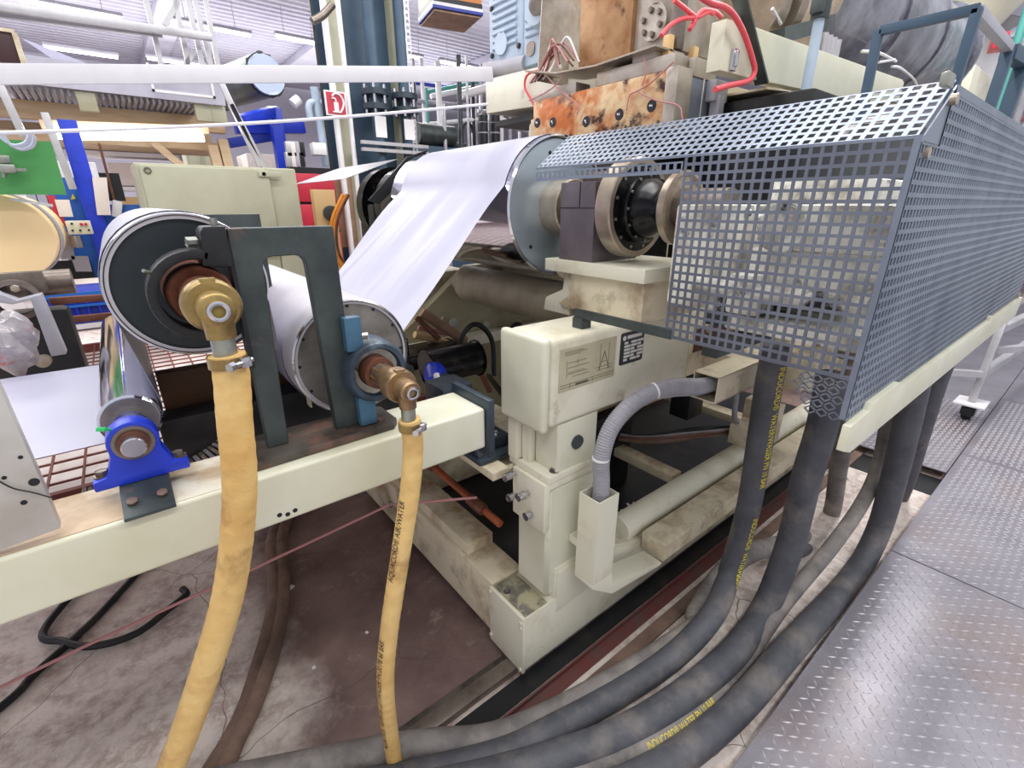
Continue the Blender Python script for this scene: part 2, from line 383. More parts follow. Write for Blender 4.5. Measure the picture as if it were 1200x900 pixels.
for i, x in enumerate((-3.2, 1.7, 5.1, 9.4)):
    struct('trim_%d' % (i + 1), B(x, x + .55, 4.5, 21, 5.42, 5.6, .01), 'ceil')
# fluorescent strip lights hung under the ceiling
def strip(p, L_=1.45, nth=''):
    t = thing('strip_light', nth, 'lamp', (p[0] + L_ / 2, p[1], p[2]), 'fluorescent lamps under the ceiling')
    obj('lamp_housing', B(p[0], p[0] + L_, p[1] - .07, p[1] + .07, p[2] + .03, p[2] + .09, .01), 'grey', t)
    obj('lamp_tube', CY((p[0] + .03, p[1], p[2] + .005), (p[0] + L_ - .03, p[1], p[2] + .005), .035, seg=12), 'glow', t)
    for k in (.2, .8): obj('hanger', CY((p[0] + L_ * k, p[1], p[2] + .09), (p[0] + L_ * k, p[1], 5.66), .006, seg=6), 'grey', t)
for (x, y, L_, lb) in ((20, 0, 1.5, 'white strip light at the top left edge, highest of the left ones'), (50, 55, 1.4, 'white strip light above the white rail near the left edge'),
      (197, 24, 1.5, 'white strip light seen through the aluminium ladder frame'), (171, 68, 1.3, 'white strip light low behind the ladder frame just above the rail'),
      (322, 42, 1.0, 'white strip light left of the blue-grey column'), (474, 65, .5, 'short white strip light just right of the blue-grey column'), (515, 72, 1.2, 'white strip light above the rail left of the gear unit')):
    p = at('Z', 5.0, x, y); strip(p, L_, lb)
# raised chequer-plate walkway
K['tread'] = mat('tread_plate_steel', '#aaa6af', '#8f8a94', 3, .4, .7, rough=.36, metal=.75, c3='#a08f8c', s3=1.6, lo3=.5, hi3=.7, bump=.1, bscale=120)
K['tread_far'] = mat('tread_plate_far', '#a9a5ae', '#938e97', 3, .4, .7, rough=.4, metal=.7, bump=.6, bscale=70)
K['lug'] = mat('worn_lug_tops', '#dcd7dc', rough=.3, metal=.6)
walk = thing('walkway', 'grey chequer-plate steel walkway raised beside the machine on the right', 'walkway', (3, -1, 0))
def lugs(x0, x1, y0, y1, z, pitch=.031):
    vs, fs = [], []; nx, ny = int((x1 - x0) / pitch), int((y1 - y0) / pitch)
    for i in range(nx):
        for j in range(ny):
            cx, cy = x0 + (i + .5) * pitch, y0 + (j + .5) * pitch
            a = R(45) if (i + j) % 2 else R(-45)
            c, s = math.cos(a), math.sin(a); L_, W_, H_ = .0165, .0034, .0022; k = len(vs)
            for (u, v, h) in ((-L_, 0, 0), (0, -W_, 0), (L_, 0, 0), (0, W_, 0), (-L_ * .55, 0, H_), (L_ * .55, 0, H_)):
                vs.append((cx + u * c - v * s, cy + u * s + v * c, z + h))
            fs += [(k, k + 1, k + 4), (k + 1, k + 5, k + 4), (k + 1, k + 2, k + 5), (k + 2, k + 3, k + 5), (k + 3, k + 4, k + 5), (k + 3, k, k + 4)]
    me = bpy.data.meshes.new('x'); me.from_pydata(vs, [], fs); bm = bmesh.new(); bm.from_mesh(me); return bm
PZ = .06
xs = [-.4, 1.05, 2.55, 4.05, 5.55, 8.2, 12.]
for i in range(len(xs) - 1):
    for (y0, y1) in ((-1.2, .295), (-3.4, -1.206)):
        pl = obj('tread_plate', B(xs[i] + .003, xs[i + 1] - .003, y0, y1, PZ - .008, PZ, .001, 1), 'tread' if xs[i] < 5 else 'tread_far', walk)
        if xs[i] < 5.0 and y0 > -1.3:
            obj('raised_lug', lugs(xs[i] + .01, xs[i + 1] - .01, y0 + .01, y1, PZ), 'lug', pl, stuff=True, smooth=False)
for (x0, x1, y1) in ((3.66, 5.2, .79), (5.206, 8.2, .79), (8.206, 12, .79)):
    pl = obj('tread_plate', B(x0, x1, .30, y1, PZ - .008, PZ, .001, 1), 'tread' if x0 < 4 else 'tread_far', walk)
    if x0 < 4: obj('raised_lug', lugs(x0 + .01, x1 - .01, .31, y1, PZ), 'lug', pl, stuff=True, smooth=False)
obj('edge_angle', J(B(-.4, 12, .283, .293, -.02, PZ - .009), B(-.4, 12, .25, .283, -.02, 0)), 'rustorange', walk)
obj('support_channel', B(-.4, 12, -3.3, .24, 0, PZ - .0085), 'black', walk)

# ================================================================ LEFT CROSS BEAM AND WHAT STANDS ON IT
beam = thing('cross_beam', 'long cream steel box beam crossing the left half at hose height', 'beam', (-.3, 1.0, .985))
obj('box_section', B(-1.6, .655, .93, 1.085, .985, 1.1, .008, 3), 'cream_clean', beam)
obj('worn_top', B(-1.6, .095, .936, 1.08, 1.1, 1.1012), mat('worn_beam_top', '#cdb89c', '#a58a6c', 6, .4, .65, rough=.5, c3='#e2dccb', s3=4, lo3=.5, hi3=.6), beam, 'worn tan upper face')
obj('end_flange', B(.656, .676, .915, 1.10, .955, 1.125, .006), 'bluegrey', beam, 'dark blue-grey end flange')
obj('hole_plug', J(*[CY((x, .9295, z), (x, .931, z), .005, seg=12) for x, z in ((.135, 1.005), (.15, 1.0), (-.32, 1.03), (.165, 1.003))]), 'black', beam)
# roll frame: plate with a tall window
fr = thing('roll_frame', 'dark steel plate frame with a tall window standing on the cream beam', 'frame', (.25, 1.03, 1.1))
obj('base_plate', PR('Z', [(.10, .958), (.415, .965), (.432, .985), (.432, 1.075), (.41, 1.095), (.12, 1.095), (.10, 1.08)], 1.1, 1.118, .003), 'steel_dirty', fr)
def rr(x0, x1, z0, z1, r, n=5):
    o = []
    for cx, cz, a in ((x1 - r, z1 - r, 0), (x0 + r, z1 - r, 90), (x0 + r, z0 + r, 180), (x1 - r, z0 + r, 270)):
        o += [(cx + r * math.cos(R(a + 90 * k / n)), cz + r * math.sin(R(a + 90 * k / n))) for k in range(n + 1)]
    return o
# window plate = top bar, two legs with rounded window corners
def gate():
    z0, z1, x0, x1 = 1.118, 1.56, .152, .348
    a, b_, zt, r = .205, .285, 1.507, .02
    poly = [(x0, z0), (a - .012, z0), (a, zt - r)]
    poly += [(a + r - r * math.cos(R(t)), zt - r + r * math.sin(R(t))) for t in (22, 45, 67, 90)]
    poly += [(b_ - r + r * math.sin(R(t)), zt - r + r * math.cos(R(t))) for t in (0, 22, 45, 67, 90)]
    poly += [(b_ + .012, z0), (x1 + .008, z0), (x1 + .004, 1.36), (x1, 1.364), (x1, z1 - .004), (x1 - .004, z1), (x0 + .004, z1), (x0, z1 - .004)]
    return PR('Y', poly, 1.012, 1.037, .0015, 1)
obj('window_plate', gate(), 'steel_dark', fr)
# hooked arm that carries the bearing of the upper roll
def hook():
    cx, cz = .095, 1.45; ro, ri = .078, .062; P = []
    for a in range(70, 301, 10): P.append((cx + ro * math.cos(R(a)), cz + ro * math.sin(R(a))))
    for a in range(300, 69, -10): P.append((cx + ri * math.cos(R(a)), cz + ri * math.sin(R(a))))
    return PR('Y', P, .985, 1.045, .003, 2)
obj('hook_arm', J(hook(), PR('Y', [(.105, 1.500), (.152, 1.495), (.152, 1.565), (.118, 1.565), (.112, 1.555), (.11, 1.53)], .985, 1.045, .004)), 'black', fr, 'black hooked bearing arm')
obj('arm_web', PR('Y', [(.15, 1.50), (.15, 1.30), (.157, 1.30), (.157, 1.56)], 1.0, 1.04), 'black', fr)
obj('clamp_bolt', J(bolt((.105, 1.0, 1.54), (-1, -.2, 0), .008, .014), CY((.03, .99, 1.495), (.022, .98, 1.50), .003, seg=8), bolt((.14, 1.015, 1.565), (0, 0, 1), .006, .012)), 'zinc', fr, 'bright clamp bolts')
for x, y in ((.395, .99), (.40, 1.065), (.355, 1.0), (.128, 1.075)):
    obj('base_screw', bolt((x, y, 1.118), (0, 0, 1), .009, .006, False), 'steel_dirty', fr)
obj('rear_plate', B(.15, .33, 1.55, 1.565, 1.3, 1.575, .002), 'steel_dark', fr)
# flange bearing of lower roll, blue-grey
fb = thing('flange_bearing', 'blue-grey flange bearing bolted to the right leg of the plate frame', 'bearing', (.395, 1.0, 1.2))
obj('housing', LA([(.985, .052), (.975, .056), (.975, .066), (.985, .072), (1.04, .075)], (.395, 0, 1.245)), mat('old_blue_casting', '#3c4c5c', '#26303a', 14, .4, .65, rough=.4, c3='#7b8b98', s3=18, lo3=.6, hi3=.75), fb)
obj('side_lug', J(B(.335, .372, .985, 1.01, 1.30, 1.375, .004), B(.345, .385, .985, 1.01, 1.12, 1.19, .004)), mat('teal_blue_lug', '#416a86', '#35526a', 12, .4, .7, rough=.4), fb, 'teal-blue mounting lugs')
obj('lug_bolt', J(bolt((.372, .99, 1.33), (1, -.3, 0), .007, .012)), 'zinc', fb)
# pillow block
sb = thing('roller_bracket', 'dark steel bracket plate folded over the cream beam under the blue bearing', 'bracket', (-.055, 1.0, 1.1))
obj('bracket_plate', PR('X', [(.918, 1.1015), (1.13, 1.1015), (1.13, 1.1275), (.985, 1.1275), (.935, 1.108), (.918, 1.108)], -.095, -.022, .001), 'steel_dark', sb)
for x in (-.08, -.037): obj('bracket_screw', bolt((x, .955, 1.116), (0, -.35, 1), .009, .005), 'steel_dirty', sb)
pb = thing('pillow_block_bearing', 'bright blue pillow block bearing on the dark bracket at the left', 'bearing', (-.057, 1.02, 1.128))
def pillow():
    P = [(-.128, 1.128), (.014, 1.128), (.014, 1.146), (-.008, 1.151), (-.020, 1.185)]
    P += [(-.057 + .0385 * math.cos(R(a)), 1.205 + .0385 * math.sin(R(a))) for a in range(-15, 196, 15)]
    P += [(-.094, 1.185), (-.106, 1.151), (-.128, 1.146)]
    return PR('Y', P, 1.004, 1.044, .004, 2)
obj('housing', pillow(), 'blue', pb)
obj('bearing_insert', LA([(1.0, .0235), (.999, .027), (1.0, .031), (1.008, .032)], (-.057, 0, 1.205)), 'iron', pb, 'steel bearing insert')
obj('foot_bolt', J(*[J(CY((x, 1.024, 1.147), (x, 1.024, 1.151), .013), bolt((x, 1.024, 1.151), (0, 0, 1), .009, .007)) for x in (-.113, .0)]), 'iron', pb)
obj('grease_cap', J(CY((-.083, 1.01, 1.236), (-.089, 1.0, 1.243), .003), OB((-.093, .998, 1.244), (.012, .004, .007), (0, .3, 0), .001)), mat('green_cap', '#3fd07a', rough=.5), pb, 'small green grease cap')
# guide rollers and casting rolls
ro = thing('guide_roller', 'slim polished guide roller in the blue pillow block', 'roller', (-.057, 1.5, 1.154))
obj('roller_shell', LA([(1.12, .0), (1.12, .047), (1.125, .051), (2.05, .051), (2.055, .047), (2.055, 0)], (-.057, 0, 1.205)), 'chrome', ro)
obj('roller_end', LA([(1.1185, 0), (1.1185, .046), (1.1205, .046)], (-.057, 0, 1.205)), 'rolldisc', ro)
obj('shaft', LA([(.975, 0), (.975, .0165), (.977, .0185), (1.1, .0185), (1.1, .026), (1.12, .026)], (-.057, 0, 1.205)), 'chrome_soft', ro)
obj('shaft_collar', LA([(.993, .0185), (.993, .0235), (1.003, .0235), (1.003, .0185)], (-.057, 0, 1.205)), 'rustshaft', ro, 'rust-brown shaft collar')
def casting_roll(nm, lb, c, r, shell, disc, y0=1.12, y1=2.06):
    t = thing(nm, lb, 'roller', (c[0], (y0 + y1) / 2, c[1] - r))
    o = (c[0], 0, c[1])
    obj('roll_shell', LA([(y0, r - .012), (y0, r - .002), (y0 + .003, r), (y1, r), (y1, 0)], o, seg=72), shell, t)
    obj('end_disc', LA([(y0 + .006, 0), (y0 + .006, r - .011), (y0 + .012, r - .011)], o, seg=72), disc, t)
    return t, o
t, o = casting_roll('upper_roll', 'white-wrapped roll with a black end disc at the left', (.095, 1.45), .137, 'filmcream', 'black_disc')
obj('rim_ring', LA([(1.119, .131), (1.117, .133), (1.117, .1355), (1.12, .137)], o, seg=72), 'chrome_soft', t, 'bright rim ring')
obj('shaft', LA([(.945, .0), (.945, .0255), (1.13, .0255)], o), 'iron_pale', t)
obj('rust_collar', LA([(.995, .03), (.985, .047), (1.0, .052), (1.12, .052)], o), 'rustshaft', t, 'rust-brown bearing collar')
obj('clamp_ring', LA([(.978, .026), (.978, .034), (.996, .034), (.996, .026)], o), 'rustshaft', t)
t, o = casting_roll('lower_roll', 'grey-ended roll turning in the blue-grey flange bearing', (.395, 1.245), .145, 'filmcream', 'rolldisc')
obj('disc_screw', J(*[bolt((.395 + .128 * math.cos(R(a)), 1.126, 1.245 + .128 * math.sin(R(a))), (0, -1, 0), .0035, .003, False) for a in range(0, 360, 30)]), 'black', t)
obj('shaft', LA([(.87, 0), (.87, .0245), (1.13, .0245)], o), 'iron', t)
obj('rust_collar', LA([(.965, .026), (.965, .036), (.99, .038), (1.0, .038)], o), 'rustshaft', t, 'rust-brown shaft collar')
obj('rim_ring', LA([(1.118, .139), (1.116, .1415), (1.12, .145)], o, seg=72), 'chrome_soft', t)
# rotary unions
def union(x, z, y, m, lb, k=1.0):
    t = thing('rotary_union', lb, 'fitting', (x, y, z))
    o = (x, 0, z)
    obj('union_body', J(LA([(y + .10, .024 * k), (y + .10, .030 * k), (y + .055, .034 * k), (y + .055, .042 * k), (y + .028, .042 * k), (y + .022, .038 * k), (y + .022, .026 * k), (y - .015, .026 * k), (y - .018, .022 * k), (y - .018, 0)], o),
        CY((x, y + .004, z), (x, y + .004, z - .046 * k), .023 * k, .021 * k), OB((x, y + .03, z + .04 * k), (.022, .014, .008), (0, 0, 0), .002)), m, t)
    obj('hex_neck', LA([(y + .10, .0225 * k), (y + .10, .030 * k), (y + .13, .030 * k), (y + .13, .0225 * k)], o, seg=8), m, t)
    obj('end_plug', LA([(y - .026, .010 * k), (y - .026, .0155 * k), (y - .017, .016 * k)], o), m, t)
    obj('plug_rim', LA([(y - .0265, .0095 * k), (y - .0275, .0125 * k), (y - .0262, .0155 * k)], o), 'chrome_soft', t)
    obj('plug_bore', LA([(y - .022, 0), (y - .022, .0105 * k), (y - .018, .0105 * k)], o), mat('bore', '#8a7432', rough=.5) if k > .95 else m, t)
    obj('hose_tail', CY((x, y + .004, z - .04 * k), (x, y + .004, z - .085 * k), .0175 * k, seg=16), 'zinc', t, 'zinc hose tail')
    return t
union(.095, 1.45, .845, 'brass', 'large brass rotary union on the upper left roll', 1.0)
union(.395, 1.245, .835, 'brass2', 'bronze rotary union on the lower roll, above the thinner yellow hose', .86)
def clamp(p, d, r, lb, tdir):
    p, d = Vector(p), Vector(d).normalized(); t = thing('hose_clamp', lb, 'clamp', p)
    obj('band', CY(p - d * .008, p + d * .008, r, seg=28, b=.001), 'brass', t)
    s = Vector(tdir).normalized(); c = p + s * (r + .004); k = s.cross(d).normalized()
    obj('clamp_screw', J(CY(c - k * .014, c + k * .024, .0045, seg=10), CY(c + k * .022, c + k * .032, .0075, seg=6), OB(c, (.016, .012, .016), (0, 0, R(20)), .002)), 'chrome_soft', t)
HY = [(.096, .849, 1.376), (.0965, .847, 1.345), at('Y', .84, 275, 490), at('Y', .83, 281, 580), at('Y', .84, 269, 690), at('Y', .86, 240, 790), at('Y', .90, 206, 885), at('Y', 1.0, 165, 960), (-.5, 1.15, .12), (-.8, 1.3, .03)]
h1 = one('yellow_hose', TB(HY, .0268, 20, 8, .00045, .03), 'hose_y', 'thick yellow hose hanging from the large brass rotary union', 'hose', 'yellow water hoses')
HY2 = [(.396, .839, 1.178), at('Y', .84, 484, 520), at('Y', .84, 481, 570), at('Y', .845, 471, 640), at('Y', .86, 456, 740), at('Y', .88, 452, 810), at('Y', .93, 461, 885), (.27, .85, .05), (.1, .6, .026)]
h2 = one('yellow_hose', TB(HY2, .0222, 20, 8, .00025, .03), 'hose_y', 'thinner yellow hose with black lettering under the bronze rotary union', 'hose', 'yellow water hoses')
obj('lettering', hose_text(HY2, .0222, 'AQUACORD\u00ae AIR/WATER', .40, .0225, (-.95, -.30, 0), flip=True, sx=.78), 'print_k', h2, 'upper black lettering')
hl = hose_text(HY2, .0222, 'AQUACORD\u00ae   AIR/WATER LUFT/WASSER PN 20 PB 60 BAR', 1.04, .0225, (-.95, -.30, 0), flip=True, sx=.78)
obj('lettering', hl, 'print_k', h2, 'black lettering down the hose')
clamp((.096, .849, 1.366), (0, 0, 1), .0290, 'brass hose clamp on the thick yellow hose', (.6, -.8, 0))
clamp((.396, .839, 1.163), (0, 0, 1), .024, 'brass hose clamp on the thinner yellow hose', (.6, -.8, 0))
# side plate of the unit at far left
sp_ = thing('side_plate', 'pale steel side plate with holes standing on the beam at the left edge', 'plate', (-.35, .94, 1.1))
obj('plate', PR('Y', [(-.172, 1.118), (-.172, 1.21), (-.176, 1.42), (-.6, 1.42), (-.9, 1.1), (-.35, 1.1)], .935, .955, .001), mat('pale_plate', '#cfccc9', '#b5aea6', 5, .4, .7, rough=.4, metal=.3, c3='#a06a45', s3=14, lo3=.66, hi3=.8), sp_)
obj('screw_hole', J(*[CY(at('Y', .9345, x, y), at('Y', .9345, x, y) + Vector((0, .002, 0)), r, seg=14) for x, y, r in ((40, 565, .0065), (28, 589, .004), (24, 536, .003), (5, 560, .003))]), 'black', sp_)
obj('cable', TB([at('Y', .93, x, y) for x, y in ((-8, 560), (15, 572), (38, 577), (60, 583))], .0012, 6), 'black', sp_, 'thin black wires')

# ================================================================ FILM WEB
CH, L2, U1, GR = (1.318, 1.588, .248), (.395, 1.245, .1465), (.095, 1.45, .1385), (-.057, 1.205, .0525)
def arc(c, a0, a1, ya, yb, n=12, dr=.0015):
    o = []
    for k in range(n + 1):
        a = R(a0 + (a1 - a0) * k / n); s = k / n
        o.append((c[0] + (c[2] + dr) * math.cos(a), c[1] + (c[2] + dr) * math.sin(a), ya[0] + (ya[1] - ya[0]) * s, yb[0] + (yb[1] - yb[0]) * s))
    return o
path = arc(CH, 20, 163, (1.385, 1.39), (2.2, 2.17), 24)
path += arc(L2, -2, -176, (1.2, 1.2), (1.93, 1.93), 20)
path += arc(U1, 3, 186, (1.17, 1.17), (1.93, 1.93), 20)
path += arc(GR, 8, -88, (1.175, 1.175), (1.86, 1.82), 8)
path += [(-.35, 1.151, 1.175, 1.83), (-.9, 1.151, 1.175, 1.9)]
full = []
for i in range(len(path) - 1):
    a, b_ = path[i], path[i + 1]; n = max(1, int(math.dist(a[:2], b_[:2]) / .05))
    for k in range(n): full.append([a[j] + (b_[j] - a[j]) * k / n for j in range(4)])
full.append(list(path[-1]))
def film():
    bm = bmesh.new(); rows = []; NY = 26
    for i, (x, z, ya, yb) in enumerate(full):
        row = []
        free = min(1, max(0, (x - .56) / .12)) * min(1, max(0, (1.08 - x) / .1)) if i > 20 and z > 1.2 and x > .5 else 0
        for j in range(NY + 1):
            y = ya + (yb - ya) * j / NY
            wv = free * (.006 * math.sin(y * 17 + x * 3) + .004 * math.sin(y * 41 - x * 9))
            row.append(bm.verts.new((x - wv * .6, y, z + wv * .8)))
        rows.append(row)
    for i in range(len(rows) - 1):
        for j in range(NY): bm.faces.new((rows[i][j], rows[i + 1][j], rows[i + 1][j + 1], rows[i][j + 1]))
    bmesh.ops.recalc_face_normals(bm, faces=bm.faces)
    r = bmesh.ops.solidify(bm, geom=bm.faces[:], thickness=.0008); return bm
one('film_web', film(), 'film', 'wide white plastic film running from the big chrome roll down to the lower roll', 'film')
# ================================================================ CHILL ROLL UNIT
t = thing('chill_roll', 'big polished chrome roll carrying the film over its top', 'roller', (1.318, 1.8, 1.34))
o = (1.318, 0, 1.588)
obj('roll_shell', LA([(1.375, .226), (1.36, .236), (1.358, .240), (1.364, .2465), (2.28, .2465), (2.285, .24), (2.285, 0)], o, seg=96), 'chrome', t)
obj('end_disc', LA([(1.368, 0), (1.368, .2375), (1.375, .2375)], o, seg=72), mat('end_disc_steel', '#b9c6cf', '#a3b1bb', 3, .4, .7, rough=.22, metal=.55), t)
obj('disc_hole', J(*[CY((1.318 + .19 * math.cos(R(a)), 1.3665, 1.588 + .19 * math.sin(R(a))), (1.318 + .19 * math.cos(R(a)), 1.37, 1.588 + .19 * math.sin(R(a))), .007, seg=14) for a in (225, 345, 105)]), 'black', t)
obj('journal_collar', LA([(1.37, .098), (1.285, .098), (1.28, .094), (1.28, .066), (1.20, .066), (1.20, .05)], o), 'iron_pale', t, 'pale iron journal collar')
obj('journal', LA([(1.36, .06), (.86, .06)], o), 'iron', t)
# bearing block and pedestal
bb = thing('bearing_pedestal', 'cream cast pedestal with a dark steel bearing block holding the chrome roll', 'bearing', (1.36, 1.06, 1.25))
obj('bearing_block', B(1.205, 1.44, 1.085, 1.24, 1.42, 1.668, .003), mat('bearing_block_steel', '#746b72', '#5d555c', 7, .4, .7, rough=.45, metal=.35, c3='#8d7468', s3=9, lo3=.6, hi3=.8), bb)
obj('block_joint', J(B(1.2035, 1.206, 1.084, 1.24, 1.588, 1.5905), B(1.2035, 1.206, 1.15, 1.152, 1.59, 1.668)), 'black', bb)
obj('top_plate', B(1.19, 1.55, .86, 1.295, 1.378, 1.42, .003), 'cream', bb)
obj('pedestal_body', PR('X', [(.875, 1.25), (1.20, 1.25), (1.245, 1.26), (1.19, 1.30), (1.20, 1.345), (1.25, 1.36), (1.27, 1.38), (.875, 1.38)], 1.215, 1.52, .004), 'cream_dirty', bb)
obj('stiffener_web', PR('X', [(1.2, 1.22), (1.34, 1.22), (1.33, 1.27), (1.24, 1.31), (1.235, 1.35), (1.28, 1.378), (1.2, 1.378)], 1.23, 1.255, .003), 'cream', bb)
# coupling / rotary head
ch = thing('shaft_coupling', 'large dark flanged shaft coupling between the bearing block and the mesh guard', 'coupling', (1.318, .95, 1.44))
obj('flange_rim', LA([(1.055, .06), (1.055, .146), (1.05, .15), (1.0, .15), (.995, .146), (.995, .13), (1.02, .128)], o, seg=72), 'iron_pale', ch, 'pale worn flange rim')
obj('flange_face', LA([(.996, .04), (.996, .134), (1.01, .134)], o, seg=72), 'grease', ch)
obj('hub', LA([(1.0, .104), (.972, .104), (.968, .10), (.968, .088), (.93, .084), (.905, .070), (.885, .072), (.872, .088), (.862, .096), (.86, .05)], o, seg=64), 'grease', ch, 'greasy black hub')
obj('outer_ring', LA([(.862, .085), (.862, .102), (.838, .105), (.836, .095), (.845, .088), (.85, .03)], o, seg=64), 'iron_pale', ch)
obj('flange_screw', J(*[bolt((1.318 + .119 * math.cos(R(a)), .996, 1.588 + .119 * math.sin(R(a))), (0, -1, 0), .005, .004, False) for a in range(15, 375, 30)] + [bolt((1.318 + .095 * math.cos(R(a)), .968, 1.588 + .095 * math.sin(R(a))), (0, -1, 0), .0045, .005) for a in range(0, 360, 30)]), 'zinc', ch)
obj('drive_shaft', LA([(.85, .055), (.70, .055), (.70, 0)], o), 'iron', ch)
obj('upper_cap', B(1.26, 1.5, 1.0, 1.2, 1.668, 1.70, .01), 'iron', ch)
# far bearing of the roll
fbk = thing('rear_bearing', 'black ringed bearing on the far end of the chrome roll beside the film', 'bearing', (1.318, 2.5, 1.4))
obj('ring', LA([(2.3, .12), (2.5, .12), (2.5, .20), (2.58, .20), (2.58, .14), (2.72, .14), (2.72, .21), (2.8, .21), (2.8, .05), (3.0, .05)], o), 'grease', fbk)
obj('pale_ring', LA([(2.499, .12), (2.497, .19), (2.5, .198)], o), 'iron', fbk)
obj('bearing_yoke', J(B(1.12, 1.2, 2.60, 2.68, 1.3, 1.60, .01), B(1.2, 1.5, 2.85, 3.0, 1.25, 1.5, .01)), 'black', fbk)
obj('pedestal', B(1.05, 1.55, 2.35, 2.9, .5, 1.25, .01), 'cream_dirty', fbk)
rg = thing('rear_guard', 'small grey mesh roof over the far bearing left of the film', 'guard', (1.2, 2.7, 1.75))
obj('mesh_sheet', gridmesh((.93, 3.3, 1.715), (0, -1, 0), (1, 0, .35), 38, 14, .022, .011, .002), 'alu', rg, smooth=False)
obj('guard_side', J(PR('Y', [(1.22, 1.82), (1.34, 1.86), (1.30, 1.80), (1.05, 1.60), (1.0, 1.62)], 2.36, 2.375)), 'black', rg)
one('lower_roll', LA([(1.22, 0), (1.22, .085), (1.225, .09), (2.09, .09), (2.1, .086), (2.1, .04), (2.2, .04), (2.2, 0)], (1.385, 0, 1.215)), mat('dull_rubber_roll', '#a8a08b', '#857c69', 6, .4, .7, rough=.5), 'dull cream roll lying under the chrome roll', 'roller')
mb = thing('rear_side_frame', 'olive-cream side frame of the machine standing behind the rolls', 'frame', (1.9, 2.3, .0))
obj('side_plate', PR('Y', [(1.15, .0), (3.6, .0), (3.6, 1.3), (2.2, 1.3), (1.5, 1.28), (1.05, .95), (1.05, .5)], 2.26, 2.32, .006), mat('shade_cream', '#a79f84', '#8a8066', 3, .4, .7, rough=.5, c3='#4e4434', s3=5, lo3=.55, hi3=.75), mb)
obj('stay_bar', B(1.0, 2.4, 2.18, 2.26, .84, .90, .004), 'cream', mb)
obj('dome_nut', J(*[CY((x, 2.22, z), (x, 2.26, z), .03, .012, seg=16) for x, z in ((1.36, .98), (1.58, .93))]), 'zinc', mb)
# ---------------------------------------------------------------- roll beam with name plates
rbm = thing('roll_beam', 'cream beam with rounded end cap carrying a diagram plate and a black name plate', 'beam', (2, 1.02, .965))
obj('beam_body', B(.885, 3.3, .925, 1.125, .968, 1.245, .02, 3), 'cream', rbm)
obj('end_cap', B(.853, .884, .922, 1.128, .958, 1.25, .018, 3), 'cream_clean', rbm)
obj('inner_face', B(1.6, 3.3, .92, .925, .98, 1.14), 'cream_dirty', rbm)
dg = obj('diagram_plate', B(.915, 1.165, .9228, .9252, 1.078, 1.212, .001, 1), 'label_grey', rbm, 'worn grey diagram plate')
def LNS(lst, y, th=.0014): return J(*[B(min(a, c) - (th / 2 if a == c else 0), max(a, c) + (th / 2 if a == c else 0), y, y + .0006, min(b_, d) - (th / 2 if b_ == d else 0), max(b_, d) + (th / 2 if b_ == d else 0)) for a, b_, c, d in lst])
ls = [(.935, 1.20, 1.01, 1.20), (.935, 1.195, 1.03, 1.195), (.935, 1.19, 1.0, 1.19), (.945, 1.17, .945, 1.12), (.95, 1.165, 1.03, 1.165), (.95, 1.15, 1.04, 1.15), (.99, 1.172, .99, 1.158),
      (.95, 1.135, 1.02, 1.135), (.95, 1.13, 1.035, 1.13), (.97, 1.12, 1.045, 1.12), (1.09, 1.2, 1.09, 1.115), (1.13, 1.2, 1.13, 1.11), (1.08, 1.115, 1.15, 1.115), (1.07, 1.125, 1.15, 1.125), (1.1, 1.14, 1.12, 1.14),
      (.92, 1.091, 1.16, 1.091), (.92, 1.099, 1.16, 1.099), (.96, 1.1, .96, 1.085), (1.06, 1.1, 1.06, 1.085)]
obj('engraving', J(LNS(ls, .9221), B(.985, 1.04, .9221, .9227, 1.088, 1.096), PR('Y', [(1.085, 1.115), (1.11, 1.175), (1.135, 1.115), (1.133, 1.113), (1.11, 1.168), (1.087, 1.113)], .9221, .9227)), 'line_dark', dg)
npl = obj('name_plate', PR('Y', [(1.187, 1.112), (1.192, 1.107), (1.30, 1.107), (1.306, 1.113), (1.306, 1.209), (1.30, 1.215), (1.192, 1.215), (1.187, 1.21)], .9225, .9252), 'label_dark', rbm, 'black name plate with white fields')
cells = [CY((1.203, .9215, 1.197), (1.203, .9226, 1.197), .009, seg=6), B(1.218, 1.292, .9215, .9226, 1.193, 1.204)]
for r_, row in enumerate(((0, 1, 1), (1, 1, 0), (1, 0, 1), (1, 1, 1), (1, 0, 1), (0, 1, 0))):
    for c_, on_ in enumerate(row):
        x = 1.205 + c_ * .034; z = 1.176 - r_ * .0115
        cells.append(B(x, x + (.030 if on_ else .018), .9215, .9226, z, z + .0078))
obj('plate_print', J(*cells), 'label_white', npl)
one('flat_bar_bracket', J(B(1.046, 1.054, .66, 1.0, 1.277, 1.303), B(1.04, 1.08, .96, 1.0, 1.2452, 1.277)), 'steel_dark', 'thin dark flat bar from the cream beam to the mesh guard', 'bracket')
